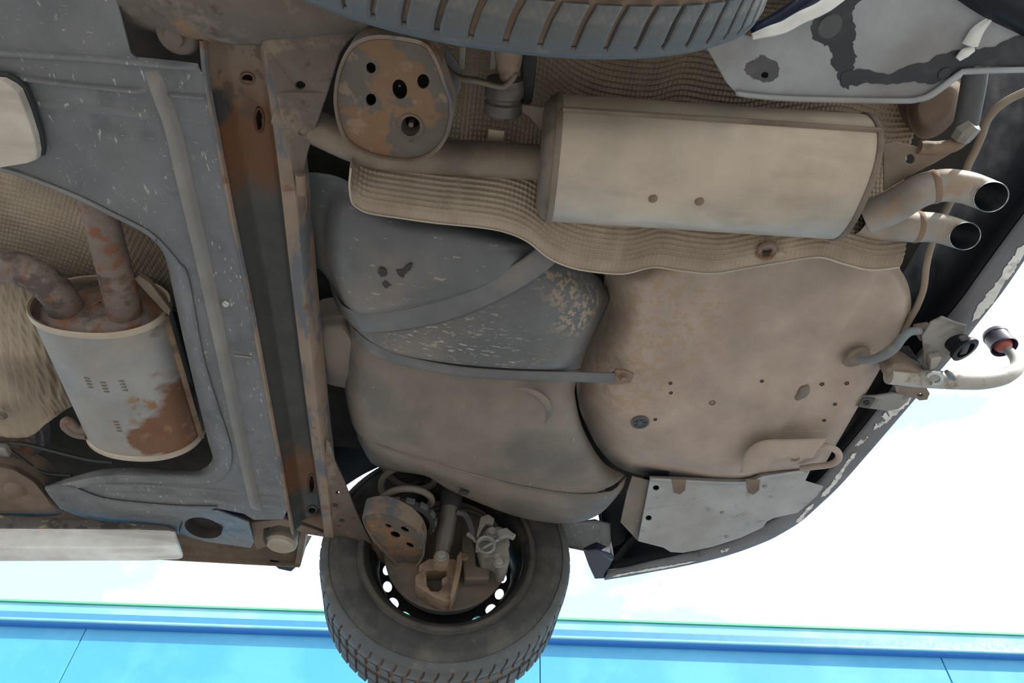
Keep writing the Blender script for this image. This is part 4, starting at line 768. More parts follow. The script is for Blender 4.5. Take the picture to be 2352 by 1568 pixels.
# round swage on the lower lobe
sg = [P(x, y, h) for x, y, h in ((1175, 893, 1.108), (1215, 898, 1.098), (1248, 918, 1.099), (1260, 945, 1.104), (1250, 970, 1.105), (1222, 996, 1.101))]
obj('round_swage', bead(sg, .013, .0026, 40, 16), M['tank_low'], tk, smooth=40)
for pts, wd in (([(790, 705, 1.20), (812, 733, 1.137), (850, 741, 1.120), (940, 731, 1.114), (1040, 706, 1.113), (1130, 668, 1.117), (1200, 628, 1.122), (1232, 606, 1.132), (1264, 578, 1.15)], 32), ([(812, 765, 1.17), (850, 797, 1.131), (920, 826, 1.123), (1040, 850, 1.115), (1150, 860, 1.112), (1260, 864, 1.113), (1340, 866, 1.112), (1412, 868, 1.110)], 16)):
    c3 = cr([P(*q) for q in pts], 60); rows = []
    for i, p in enumerate(c3):
        t_ = (c3[min(i + 1, 59)] - c3[max(i - 1, 0)]).normalized(); s_ = t_.cross(UPZ).normalized(); k = mpx(p, wd)
        rows.append([p + s_ * k * a - UPZ * b for a, b in ((-1, .0), (-.8, .0015), (.8, .0015), (1, .0))])
    st_ = obj('tank_strap', MB().grid(rows), M['strap'], tk, smooth=40, solid=.003, label='grey steel tank strap')
obj('strap_bolt', hexbolt(MB(), P(1432, 866, 1.111), (0, 0, -1), .007, .008), M['knuckle'], st_, smooth=30)
sdm = [(712, 742), (728, 728), (765, 724), (800, 728), (830, 780), (832, 850), (815, 890), (780, 888), (750, 880), (734, 862), (722, 800)]
obj('side_lobe', dome(sdm, (775, 805), lambda s, x, y: 1.19 + .04 * sst(.6, 1, s), 50, None, .06), M['tank_low'], tk, smooth=50)
rnd = random.Random(9)
for pts in (((868, 622), (876, 616), (886, 622), (888, 632), (880, 636), (872, 632)), ((878, 650), (888, 646), (900, 654), (912, 660), (910, 668), (896, 668), (884, 660)), ((910, 622), (924, 620), (934, 610), (946, 606), (944, 618), (932, 628), (926, 638), (918, 634))):
    o2 = []
    for q in cr([Vector((x, y, 0)) for x, y in pts], 22, closed=True): o2.append(P(q.x + rnd.uniform(-1.5, 1.5), q.y + rnd.uniform(-1.5, 1.5), 1.0965))
    t = MB(); t.plate(o2, (0, 0, .004)); obj('worn_patch', t, M['dark'], tk, smooth=0)
t = MB(); c = P(1065, 1130, 1.158); t.box(c, (.012, .006, .004), (-.002, .006, 0), (0, 0, .004)); obj('seam_clip', t, M['dark'], tk, smooth=0, bevel=.002)

# ================================================================== rear heat shield
rh = thing('rear_heat_shield', P(1500, 560, 1.1), 'long embossed tan heat shield between the big silencer and fuel tank', 'heat shield')
lip = [(806, 385), (803, 425), (808, 462), (822, 477), (850, 489), (920, 500), (1000, 511), (1100, 521), (1160, 532), (1210, 553), (1255, 588), (1290, 606), (1340, 620), (1430, 628), (1500, 613), (1570, 622), (1640, 627), (1720, 614), (1800, 601), (1880, 590), (1940, 606), (2000, 619), (2066, 613)]
lip3 = [P(x, y, 1.085) for x, y in lip]; mids = cr(lip3, 220)
rows = []
sec = [(0, 0), (-.012, -.001), (-.03, .004), (-.05, .012), (-.072, .026), (-.095, .045), (-.12, .07), (-.15, .10), (-.2, .135), (-.27, .15), (-.34, .14), (-.41, .10), (-.45, .06)]
for p in mids:
    # the far lip wanders; the tunnel behind it runs straight along the car
    ref = .62
    q = [Vector((p.x, p.y + (d * 1.0 + (ref - p.y) * min(1, -d / .15)), p.z + z)) for d, z in sec]
    rows.append(cr(q, 380))
nr = len(rows)
for i in range(nr):
    r = rows[i]; s = 0; prev = r[0].copy(); u = i / (nr - 1)
    for j in range(len(r)):
        s += (r[j] - prev).length; prev = r[j].copy()
        amp = .0019 * sst(.014, .024, s)
        flat = abs(math.sin(u * 11.0 + .6)); amp *= .25 + .75 * sst(.03, .14, flat)
        nrm = UPZ
        r[j] = r[j] + nrm * amp * math.sin(2 * math.pi * s / .0086) * (.8 + .2 * math.sin(u * 500))
obj('shield_sheet', MB().grid(rows), M['shield'], rh, smooth=60, solid=.0012)
obj('rolled_edge', MB().tube([p - UPZ * .0006 for p in mids], .0018, 8), M['silencer'], rh, smooth=60, label='bright rolled edge of shield')
obj('rusty_fastener', MB().lathe(P(1762, 576, 1.088), (0, .2, -1), [(.017, -.003), (.015, .001), (.009, .002), (.006, -.004), (.002, -.004)], 14), M['rustpipe'], rh, smooth=40)
obj('round_dimple', MB().lathe(P(1791, 588, 1.087), (0, .2, -1), [(.011, -.003), (.009, .001), (.004, .002), (.001, .002)], 16), M['shield'], rh, smooth=40)
t = MB(); t.box(P(1139, 313, 1.155), (.012, 0, 0), (0, .012, .003), (0, 0, .002)); obj('paper_tag', t, M['bushing'], rh, smooth=0, label='pale square tag stuck on shield')

# ================================================================== rear silencer and tail pipes
rs = thing('rear_silencer', P(1640, 400, 1.06), 'big dull steel rear silencer with twin tail pipes', 'silencer')
s0, s1 = P(1269, 367, 1.12), P(1950, 411, 1.12); s0.z = s1.z = (s0.z + s1.z) / 2
ux = (s1 - s0).normalized(); uy = UPZ.cross(ux).normalized()
AY, AZ = .096, .066
def ov(c, k=1., n=64): return [c + uy * (AY * k * math.copysign(abs(math.cos(t)) ** .8, math.cos(t))) + UPZ * (AZ * k * math.copysign(abs(math.sin(t)) ** .85, math.sin(t))) for t in [2 * math.pi * i / n for i in range(n)]]
obj('shell', MB().grid([ov(s0.lerp(s1, i / 12)) for i in range(13)], True), M['silencer'], rs, smooth=60)
for c, d, nm in ((s0, -1, 'front_cap'), (s1, 1, 'rear_cap')):
    cap = MB(); kb = 1 if d < 0 else .35; cap.grid([ov(c - ux * d * .004, 1.0), ov(c + ux * d * .008 * kb, .97), ov(c + ux * d * .016 * kb, .88), ov(c + ux * d * .020 * kb, .7), ov(c + ux * d * .020 * kb, .3), ov(c + ux * d * .020 * kb, .02)], True); obj(nm, cap, M['silencer_end'], rs, smooth=50)
    fg = MB(); fg.grid([ov(c + ux * d * a, k) for a, k in ((-.006, 1.0), (-.005, 1.025), (.001, 1.03), (.003, 1.02), (.003, .96))], True); obj('crimped_rim', fg, M['silencer_end'] if d > 0 else M['pipe'], rs, smooth=40)
sf_ = MB(); ang = math.radians(203)
def on(c, t): return c + uy * (AY * math.copysign(abs(math.cos(t)) ** .8, math.cos(t))) + UPZ * (AZ * math.copysign(abs(math.sin(t)) ** .85, math.sin(t)))
rows = []
for i in range(20):
    c = s0.lerp(s1, i / 19 * .985 + .01); p = on(c, ang); n_ = (p - c).normalized(); tt = ux.cross(n_)
    rows.append([p + tt * a + n_ * b for a, b in ((-.003, -.001), (-.002, .005), (.0, .006), (.002, .005), (.003, -.001))])
obj('top_seam', MB().grid(rows), M['pipe'], rs, smooth=50, label='folded seam along silencer')
for x, y in ((1499, 451), (1604, 463)):
    r_ = ray(x, y); # find the shell point on this ray
    best = None
    for i in range(41):
        for j in range(80):
            q = on(s0.lerp(s1, i / 40), math.pi + math.pi * j / 80); dd = (q - CAM) - r_ * ((q - CAM).dot(r_) / r_.dot(r_))
            if best is None or dd.length < best[0]: best = (dd.length, q)
    n_ = (CAM - best[1]).normalized(); obj('rust_pimple', MB().lathe(best[1], n_, [(.0075, -.002), (.006, .002), (.003, .0035), (.001, .0035)], 12), M['knuckle'], rs, smooth=50)
cpipe('inlet_pipe', ((640, 250, 1.14), (740, 300, 1.135), (820, 335, 1.13), (900, 352, 1.13), (1050, 362, 1.13), (1180, 370, 1.13), (1290, 377, 1.13)), 40, M['pipe'], rs, 50, 22)
obj('inlet_collar', MB().tube([P(1236, 374, 1.13), P(1262, 376, 1.13), P(1275, 377, 1.13)], [.029, .031, .045], 22), M['pipe'], rs, smooth=40)
def tailpipe(pts, rads, mouth, mdir, tagname):
    q = [P(*p) for p in pts]; pts_ = cr(q, 40); n = len(pts_)
    rr = []
    for i in range(n):
        t = i / (n - 1) * (len(rads) - 1); a = min(int(t), len(rads) - 2); rr.append(mpx(pts_[i], rads[a] + (rads[a + 1] - rads[a]) * (t - a)))
    t = MB(); t.tube(pts_, rr, 28, None, caps=False)
    dv = (pts_[-1] - pts_[-3]).normalized(); pe = pts_[-1]; cn = (dv + (CAM - pe).normalized() * mdir).normalized()       # the mouth is cut on the slant, facing down
    def slant(v, e): return v + dv * ((e - v).dot(cn) / dv.dot(cn))
    for k in range(28):
        a_ = t.v[-28 + k]; b_ = slant(a_, pe)
        for q_ in range(1, 9):
            idx = (n - q_) * 28 + k; t.v[idx] = t.v[idx] + (b_ - a_) * (1 - (q_ - 1) / 8)
    mouth = [t.v[(n - 1) * 28 + k].copy() for k in range(28)]
    o = obj('tail_pipe', t, M['tailpipe'], rs, smooth=60, label=tagname)
    def ins(k_, d): return [pe + (v - pe) * k_ - dv * d for v in mouth]
    inn = MB(); inn.grid([ins(.93, .0), ins(.90, .012), ins(.80, .028), ins(.5, .036), ins(.02, .038)], True); obj('pipe_bore', inn, M['black'], o, smooth=50)
    rg = MB(); rg.grid([[pe + (v - pe) * k_ + cn * d for v in mouth] for k_, d in ((.93, -.002), (.94, .0008), (.975, .0018), (1.005, .0008), (1.01, -.003))], True); obj('outlet_rim', rg, M['chrome'], o, smooth=50)
    c_ = pts_[int(n * .55)]; tv = (pts_[int(n * .55) + 1] - pts_[int(n * .55) - 1]).normalized(); wd = MB(); wd.lathe(c_, tv, [(rr[int(n * .55)] * 1.0, -.005), (rr[int(n * .55)] * 1.05, -.002), (rr[int(n * .55)] * 1.05, .002), (rr[int(n * .55)], .005)], 24, False); obj('weld_ring', wd, M['knuckle'], o, smooth=50)
tailpipe(((1990, 500, 1.12), (2050, 475, 1.11), (2110, 440, 1.10), (2165, 426, 1.095), (2215, 430, 1.085), (2252, 442, 1.07), (2276, 452, 1.055)), [40, 40, 39, 38, 37, 36, 35], None, .9, 'upper curved tail pipe nearer the bumper end')
tailpipe(((1975, 495, 1.13), (2030, 510, 1.125), (2090, 520, 1.12), (2140, 522, 1.115), (2172, 528, 1.105), (2200, 537, 1.09), (2216, 542, 1.08)), [44, 44, 40, 36, 34, 33, 32], None, .9, 'lower short tail pipe')
t = MB(); t.plate(Ph([(2028, 332), (2060, 326), (2110, 338), (2180, 343), (2187, 352), (2150, 374), (2098, 400), (2030, 440)], 1.12), (0, 0, .004), [Ph(circ2(2090, 366, 11, 11, 14), 1.12)]); obj('hanger_plate', t, M['pipe'], rs, smooth=0, bevel=.002)
t = MB(); t.plate(Ph([(1150, 262), (1185, 252), (1215, 268), (1243, 300), (1285, 340), (1290, 250), (1240, 245), (1200, 240)], 1.14), (0, 0, .004)); obj('front_hanger_plate', t, M['silencer_end'], rs, smooth=0, bevel=.002)

# exhaust hangers
eh = thing('exhaust_hanger', P(1155, 220, 1.14), 'round rubber exhaust mount above the inlet pipe', 'exhaust mount')
c = P(1155, 222, 1.15); obj('rubber_drum', MB().lathe(c - Vector((0, .029, 0)), (.05, 1, -.1), [(.020, 0), (.026, .002), (.027, .010), (.0285, .012), (.0285, .026), (.0255, .029), (.0255, .033), (.0285, .036), (.0285, .05), (.026, .053), (.02, .056)], 24), M['shock'], eh, smooth=40)
t = MB(); t.grid(loft([[(1020, 150, 1.13), (1050, 178, 1.125), (1100, 188, 1.12), (1150, 200, 1.12), (1172, 192, 1.12), (1190, 165, 1.12)], [(1022, 140, 1.13), (1050, 168, 1.125), (1100, 178, 1.12), (1148, 190, 1.12), (1164, 184, 1.12), (1182, 160, 1.12)]], 30, 2)); obj('mount_arm', t, M['silencer_end'], eh, smooth=40, solid=.010)
t = MB(); t.plate(Ph([(1022, 105), (1040, 130), (1055, 150), (1060, 200), (1048, 225), (1030, 215), (1015, 170)], 1.135), (0, 0, .006)); obj('mount_foot', t, M['strap'], eh, smooth=0, bevel=.002)
t = MB(); t.plate(Ph([(1196, 100), (1236, 100), (1230, 180), (1222, 235), (1212, 248), (1196, 250)], 1.17), (0, 0, .012)); obj('rubber_strap', t, M['blackrub'], eh, smooth=0, bevel=.004)
t = MB(); t.tube([P(1165, 60, 1.12), P(1168, 120, 1.12), P(1168, 160, 1.125), P(1166, 178, 1.13)], [.021, .021, .018, .012], 16, 14); obj('rusty_post', t, M['knuckle'], eh, smooth=50)
for x in (1062, 1135):
    t = MB(); t.box(P(x, 128, 1.15), (.005, 0, 0), (0, .016, 0), (0, 0, .01)); obj('mount_stud', t, M['alu'], eh, smooth=0, bevel=.002)
eh = thing('exhaust_hanger', P(2160, 330, 1.12), 'grey exhaust mount beside the twin tail pipes by the bumper', 'exhaust mount')
obj('mount_tube', MB().tube([P(2242, 150, 1.15), P(2235, 200, 1.14), P(2222, 270, 1.13), P(2212, 305, 1.125)], .016, 14, 14), M['rubber'], eh, smooth=50)
obj('mount_nut', MB().tube([P(2205, 318, 1.12), P(2218, 300, 1.118), P(2238, 284, 1.115)], [.014, .016, .013], 8), M['alu'], eh, smooth=30)
obj('mount_arm', MB().tube([P(2110, 338, 1.12), P(2150, 340, 1.12), P(2190, 334, 1.12), P(2215, 316, 1.12)], .010, 10, 14), M['knuckle'], eh, smooth=50)
obj('side_member', dome([(2085, 235), (2120, 200), (2170, 180), (2215, 185), (2215, 240), (2170, 300), (2120, 320), (2090, 290)], (2150, 245), lambda s, x, y: 1.19 + .03 * sst(.6, 1, s), 40, None, .04), M['brownbody'], body, smooth=50)

# ================================================================== rear bumper and its trays
bp_ = thing('rear_bumper', P(2080, 900, 1.2), 'dark rear bumper seen from below with white scuffed lower lip', 'bumper')
HBm = 1.2
outer = [(2560, 260), (2480, 400), (2352, 592), (2300, 668), (2242, 742), (2180, 822), (2110, 902), (2050, 972), (1995, 1036), (1930, 1110), (1880, 1158), (1838, 1195), (1795, 1222), (1760, 1240), (1700, 1263), (1640, 1281), (1570, 1297), (1500, 1310), (1440, 1321), (1388, 1329)]
inner = [(2500, 250), (2430, 380), (2310, 545), (2255, 620), (2205, 690), (2135, 775), (2060, 870), (2010, 945), (1958, 1010), (1900, 1080), (1862, 1118), (1822, 1158), (1782, 1186), (1742, 1208), (1690, 1235), (1630, 1255), (1562, 1272), (1495, 1287), (1445, 1300), (1398, 1308)]
midc = [((a + c_) / 2, (b + d) / 2 ) for (a, b), (c_, d) in zip(outer, inner)]
lp = loft([[(x, y, HBm + .012) for x, y in inner], [(x, y, HBm + .001) for x, y in midc], [(x, y, HBm) for x, y in outer]], 90, 3)
lipo = obj('bumper_lip', MB().grid(lp), M['bumper'], bp_, smooth=60, solid=.004)
M['chip'] = mat('bare_white_plastic', (.80, .78, .76), .6, layers=[dict(color=(.45, .43, .42), scale=40, lo=.55, hi=.65, amt=.7)], bump=(150, .2))
lip_flat = [p for r in lp for p in r]
def lip_point(x, y):
    r = ray(x, y); best = min(lip_flat, key=lambda p: (p - CAM - r * ((p - CAM).dot(r) / r.dot(r))).length_squared); k = (best.z - CAM.z) / r.z
    return CAM + r * k - UPZ * .0052
rnd = random.Random(3)
for path in (((2352, 556, 18), (2335, 584, 14), (2318, 612, 17), (2298, 640, 12), (2280, 668, 17), (2262, 692, 19), (2244, 716, 15), (2228, 736, 4)), ((2092, 908, 5), (2076, 918, 15), (2058, 934, 13), (2040, 948, 18), (2022, 964, 14), (2004, 984, 3)), ((1992, 998, 2), (1984, 1004, 6), (1974, 1012, 7), (1962, 1022, 4)), ((1966, 1034, 5), (1958, 1042, 8), (1948, 1054, 6), (1936, 1072, 5), (1922, 1094, 9), (1908, 1112, 7), (1896, 1126, 10), (1884, 1138, 4)),
             ((1868, 1152, 3), (1856, 1164, 7), (1845, 1176, 5), (1838, 1186, 8), (1826, 1196, 3)), ((1676, 1252, 3), (1666, 1258, 7), (1654, 1262, 5)), ((1600, 1284, 2), (1560, 1292, 3), (1500, 1303, 4), (1450, 1311, 3), (1405, 1320, 5))):
    c3 = cr([Vector(q) for q in path], 40); ra, rb = [], []
    for i, q in enumerate(c3):
        t_ = (c3[min(i + 1, 39)] - c3[max(i - 1, 0)]); t_.z = 0; t_.normalize(); nx, ny = -t_.y, t_.x
        e = min(1, min(i, 39 - i) / 3); wv = max(.4, q.z) * e * .62
        ra.append(lip_point(q.x + nx * wv * rnd.uniform(.6, 1.3), q.y + ny * wv * rnd.uniform(.6, 1.3))); rb.append(lip_point(q.x - nx * wv * rnd.uniform(.6, 1.3), q.y - ny * wv * rnd.uniform(.6, 1.3)))
    obj('bare_chip', MB().grid([ra, rb]), M['chip'], lipo, smooth=0, label='white chip where the paint is scraped off')
skin = [lp[-1], [p + Vector((.004, .004, .05)) for p in lp[-1]], [p + Vector((.0, .0, .2)) for p in lp[-1]], [p + Vector((-.03, -.02, .45)) for p in lp[-1]]]
obj('bumper_skin', MB().grid(skin), M['bumperblue'], bp_, smooth=60, solid=.004)
cav = [lp[0], [p + Vector((0, 0, .03)) for p in lp[0]], [p + Vector((0, 0, .32)) for p in lp[0]]]
obj('inner_cavity', MB().grid(cav), M['black'], bp_, smooth=60, solid=.003)
t = MB(); t.plate(Ph([(1340, 1266), (1372, 1262), (1402, 1272), (1410, 1282), (1398, 1308), (1388, 1329), (1366, 1330), (1352, 1300)], 1.205), (0, 0, .10)); obj('bumper_corner', t, M['bumperblue'], bp_, smooth=0, bevel=.003, label='dark blue bumper corner beside the far wheel')
bt = thing('bumper_undertray', P(1650, 1180, 1.17), 'smooth grey tray panel at the far bumper corner', 'undertray')
to2 = [(1492, 1104), (1560, 1108), (1700, 1112), (1760, 1098), (1848, 1085), (1862, 1080), (1850, 1105), (1892, 1118), (1878, 1138), (1842, 1170), (1832, 1178), (1778, 1190), (1762, 1198), (1752, 1212), (1700, 1236), (1640, 1255), (1600, 1264), (1568, 1270), (1540, 1268), (1524, 1258), (1465, 1243)]
t = MB(); t.plate(Ph(to2, 1.175), (0, 0, .004), [Ph(circ2(1507, 1121, 7, 6, 12), 1.175), Ph(circ2(1490, 1190, 7, 6, 12), 1.175)]); obj('tray_panel', t, M['liner'], bt, smooth=0, bevel=.002)
t = MB(); t.plate([p + UPZ * .02 for p in Ph([(1480, 1100), (1540, 1100), (1520, 1250), (1462, 1246)], 1.175)], (0, 0, .003)); obj('backing_strip', t, M['black'], bt, smooth=0)
t = MB(); t.grid(loft([[(1492, 1104, 1.176), (1700, 1112, 1.176), (1760, 1098, 1.176), (1850, 1085, 1.176)], [(1492, 1098, 1.178), (1700, 1104, 1.178), (1758, 1090, 1.178), (1846, 1080, 1.178)], [(1492, 1094, 1.20), (1700, 1099, 1.20), (1756, 1086, 1.20), (1846, 1076, 1.20)]], 24, 2)); obj('folded_edge', t, M['liner'], bt, smooth=40, solid=.003)
t = MB(); t.plate(Ph([(1492, 1104), (1452, 1094), (1440, 1130), (1425, 1200), (1465, 1243)], 1.19), (0, 0, .004)); obj('side_flap', t, M['tank_low'], bt, smooth=0, bevel=.002)
for x, y in ((1560, 1118), (1730, 1118)):
    t = MB(); t.plate(Ph([(x - 18, y - 18), (x + 16, y - 16), (x + 14, y + 8), (x + 2, y + 18), (x - 12, y + 14)], 1.172), (0, 0, .003)); obj('mud_tab', t, M['brownbody'], bt, smooth=0, bevel=.002)
for x, y in ((1659, 1177), (1669, 1232), (1757, 1117)):
    obj('screw', MB().lathe(P(x, y, 1.174), (0, 0, -1), [(.006, -.001), (.005, .002), (.002, .003)], 10), M['greysteel'], bt, smooth=40)
obj('long_crease', bead([P(x, y, 1.175) for x, y in ((1500, 1164), (1530, 1163), (1590, 1163))], .008, .003, 20), M['liner'], bt, smooth=40)
obj('long_crease', bead([P(x, y, 1.175) for x, y in ((1700, 1178), (1730, 1186), (1758, 1192))], .02, .004, 20), M['liner'], bt, smooth=40)
# mudguard by the far wheel
mg = MB(); mg.grid(loft([[(1284, 1198, 1.26), (1330, 1196, 1.26), (1380, 1196, 1.27), (1400, 1200, 1.28)], [(1292, 1235, 1.24), (1335, 1235, 1.24), (1380, 1235, 1.245), (1402, 1240, 1.25)], [(1305, 1256, 1.22), (1340, 1262, 1.215), (1380, 1268, 1.215), (1408, 1276, 1.215)], [(1312, 1259, 1.21), (1340, 1265, 1.205), (1378, 1272, 1.205), (1404, 1288, 1.205)]], 20, 5)); o = obj('mudguard', mg, M['tray'], smooth=60, solid=.004); tag(o, 'curled grey plastic mudguard between the far wheel and bumper corner', 'mudguard')
t = MB(); t.grid(loft([[(1395, 1090, 1.36), (1440, 1090, 1.36), (1480, 1100, 1.36)], [(1380, 1195, 1.34), (1420, 1200, 1.34), (1470, 1250, 1.34)], [(1400, 1290, 1.26), (1440, 1290, 1.26), (1540, 1280, 1.26)]], 12, 4)); obj('corner_filler', t, M['black'], bp_, smooth=50, solid=.003)
# near panel
npn = thing('bumper_undertray', P(1950, 140, 1.1), 'peeling grey tray panel with black torn patches next to the near wheel', 'undertray')
no = [(1560, 40), (1616, 100), (1640, 140), (1668, 190), (1690, 214), (1720, 220), (1830, 229), (1940, 233), (2060, 233), (2108, 230), (2140, 220), (2175, 198), (2204, 174), (2226, 166), (2270, 163), (2420, 160), (2420, -10), (2352, 40), (2240, -20), (2160, -60), (1960, -80), (1900, -20), (1800, 45), (1735, 85)]
t = MB(); t.plate(Ph(no, 1.1), (0, 0, .004), [Ph(circ2(1757, 173, 9, 8, 12), 1.1)]); obj('tray_panel', t, M['nearliner'], npn, smooth=0, bevel=.002)
t = MB(); t.grid(loft([[(1690, 214, 1.099), (1720, 220, 1.099), (1830, 229, 1.099), (2060, 233, 1.099), (2108, 230, 1.099), (2140, 220, 1.099), (2204, 174, 1.099), (2226, 166, 1.099), (2420, 160, 1.099)], [(1690, 206, 1.095), (1720, 212, 1.095), (1830, 220, 1.095), (2060, 225, 1.095), (2104, 222, 1.095), (2134, 212, 1.095), (2198, 166, 1.095), (2224, 157, 1.095), (2420, 151, 1.095)]], 70, 2)); obj('rolled_edge', t, M['liner'], npn, smooth=40, solid=.004)
t = MB(); t.plate([p + UPZ * .03 for p in Ph([(1700, 120), (1810, 130), (1800, 215), (1705, 205)], 1.1)], (0, 0, .003)); obj('hole_backing', t, M['dark'], npn, smooth=0)
for (x, y, a, mt_) in ((1905, 60, 30, M['rubber']), (2168, 168, 16, M['bare'])):
    obj('round_emboss', MB().lathe(P(x, y, 1.1), (0, 0, -1), [(mpx(P(x, y, 1.1), a), -.001), (mpx(P(x, y, 1.1), a * .85), .003), (mpx(P(x, y, 1.1), a * .4), .003), (.001, .003)], 22), mt_, npn, smooth=40)
rnd = random.Random(5)
def ragged(pts, j=4, h=1.0995):
    o = []
    for q in cr([Vector((x, y, 0)) for x, y in pts], 90, closed=True): o.append(P(q.x + rnd.uniform(-j, j), q.y + rnd.uniform(-j, j), h))
    return o
t = MB(); t.plate(ragged([(1905, -20), (1985, -20), (1960, 20), (1964, 60), (1962, 100), (1966, 130), (1958, 165), (1955, 196), (1945, 203), (1932, 200), (1925, 170), (1912, 148), (1905, 110), (1882, 98), (1866, 85), (1864, 58), (1872, 40), (1890, 10)]), (0, 0, .0008)); obj('bare_patch', t, M['bare'], npn, smooth=0, label='black patch where the grey film has peeled')
t = MB(); t.plate(ragged([(1936, 166), (1985, 160), (2010, 165), (2040, 172), (2060, 165), (2100, 150), (2130, 145), (2150, 130), (2200, 118), (2260, 112), (2310, 96), (2400, 60), (2400, 148), (2270, 152), (2226, 154), (2200, 162), (2170, 182), (2140, 192), (2100, 188), (2080, 190), (2050, 194), (2010, 190), (1990, 192), (1940, 196)], 3, 1.0985), (0, 0, .0008)); obj('bare_patch', t, M['bare'], npn, smooth=0, label='long black strip of peeled film')
t = MB(); t.plate(ragged([(1712, 165), (1716, 145), (1735, 138), (1750, 127), (1765, 135), (1785, 145), (1790, 165), (1782, 182), (1760, 189), (1735, 182)], 2), (0, 0, .0008), [Ph(circ2(1757, 173, 9, 8, 12), 1.0995)]); obj('bare_patch', t, M['rubber'], npn, smooth=0)
# near bumper edge: painted wheel arch edge and rear lip, chipped to white, with sunlight put into the white of the arch edge
nb_ = thing('bumper_end', P(1850, 20, 1.06), 'dark blue near bumper end with bright chipped and sunlit paint edge above the tyre', 'bumper end')
ed_ = [(1728, 84), (1760, 74), (1800, 62), (1840, 40), (1880, 22), (1925, -6), (1990, -50)]
t = MB(); t.tube([P(x, y, 1.075) for x, y in ed_], [.004, .007, .008, .008, .009, .007, .006], 12, 40); obj('chipped_sunlit_edge', t, M['wood'], nb_, smooth=60, label='white edge of chipped paint and painted sunlight')
t = MB(); t.grid(loft([[(1728, 84, 1.075), (1800, 62, 1.075), (1880, 22, 1.075), (1990, -50, 1.075)], [(1722, 60, 1.10), (1780, 30, 1.10), (1840, -10, 1.10), (1930, -80, 1.10)], [(1722, 60, 1.2), (1780, 30, 1.2), (1840, -10, 1.2), (1930, -80, 1.2)]], 24, 4)); obj('painted_arch_edge', t, M['bumperblue'], nb_, smooth=50, solid=.003)
t = MB(); t.grid(loft([[(2170, -30, 1.09), (2260, 30, 1.09), (2352, 75, 1.09), (2460, 130, 1.09)], [(2195, -40, 1.07), (2280, 10, 1.07), (2360, 50, 1.07), (2470, 100, 1.07)], [(2260, -60, 1.08), (2340, -10, 1.08), (2420, 20, 1.08), (2500, 60, 1.08)]], 24, 4)); obj('lower_lip', t, M['black'], nb_, smooth=50, solid=.004)
for pts, r in ((((2200, 136), (2216, 122), (2236, 112)), (.004, .007, .004)), (((2228, 102), (2246, 70), (2276, 42)), (.010, .008, .003))):
    q = [P(x, y, 1.09) for x, y in pts]; obj('paint_chip', MB().tube(q, list(r), 8, 10), M['wood'], nb_, smooth=60, label='white paint chip')

# ================================================================== tow bar, socket, small bumper brackets, cables
tw = thing('tow_bar', P(2150, 880, 1.12), 'weathered steel tow bar neck curving out under the bumper', 'tow bar')
HTW = 1.13
nk = [P(2040, 862, HTW), P(2100, 868, HTW), P(2180, 873, HTW), P(2250, 874, HTW)]
r0 = mpx(nk[1], 21)
e = nk[-1]; dirx = (nk[-1] - nk[-2]).normalized()
cor = P(2330, 848, HTW)
pth = nk + [P(2295, 868, HTW + .004), P(2322, 856, HTW + .016), P(2336, 842, HTW + .045), P(2330, 820, HTW + .085), P(2312, 800, HTW + .12)]
obj('neck', MB().tube(pth, [r0 * .95, r0, r0, r0, r0, r0 * .9, r0 * .75, r0 * .6, r0 * .5], 20, 60), M['towbar'], tw, smooth=60)
t = MB(); t.plate(Ph([(2036, 850), (2052, 838), (2082, 840), (2106, 850), (2128, 862), (2126, 886), (2060, 888), (2040, 880)], 1.125), (0, 0, .05)); obj('socket_block', t, M['towplate'], tw, smooth=0, bevel=.006)
t = MB(); t.plate(Ph([(2056, 886), (2128, 890), (2136, 904), (2130, 918), (2112, 920), (2100, 912), (2060, 902)], 1.115), (0, 0, .008), [Ph(circ2(2113, 907, 8, 4, 12, .2), 1.115)]); obj('safety_eye', t, M['towplate'], tw, smooth=0, bevel=.002)
t = MB(); t.plate(Ph([(2026, 838), (2050, 820), (2100, 815), (2122, 848), (2100, 856), (2062, 852)], 1.17), (0, 0, .03)); obj('mount_plate', t, M['dark'], tw, smooth=0, bevel=.003)
obj('pin_ring', MB().tube([P(2146 + 17 * math.cos(a), 868 + 13 * math.sin(a), 1.10) for a in [math.radians(-160 + i * 12) for i in range(24)]], .0042, 8), M['chrome'], tw, smooth=60)
obj('locking_pin', MB().tube([P(2174, 853, 1.10), P(2184, 862, 1.105), P(2192, 870, 1.11)], [.004, .006, .004], 8), M['strap'], tw, smooth=50)
bc = pth[-1] + Vector((-.003, 0, .013))
obj('tow_ball', MB().lathe(bc, UPZ, [(.0185 * math.cos(math.radians(a)), .0185 * math.sin(math.radians(a))) for a in range(-80, 81, 16)], 24), M['red'], tw, smooth=60, label='red greasy tow ball')
tcap = MB(); tcap.lathe(bc - UPZ * .010, UPZ, [(.0235, 0), (.0255, -.001), (.026, .003), (.0240, .006), (.0235, .032), (.0245, .033), (.0245, .036), (.0235, .037), (.022, .044), (.015, .048), (.002, .049)], 32, False)
o = obj('tow_ball_cap', tcap, M['cap'], smooth=40, solid=.002); tag(o, 'black plastic cap over the tow ball beyond the bumper', 'cap')
ts_ = thing('trailer_socket', P(2170, 790, 1.15), 'grey bracket with black trailer socket above the tow bar', 'socket')
t = MB(); t.plate(Ph([(2118, 772), (2138, 742), (2166, 728), (2200, 742), (2222, 748), (2214, 775), (2188, 800), (2178, 824), (2150, 836), (2136, 868), (2118, 852), (2122, 812)], 1.15), (0, 0, .006)); obj('bracket_plate', t, M['greysteel'], ts_, smooth=0, bevel=.002)
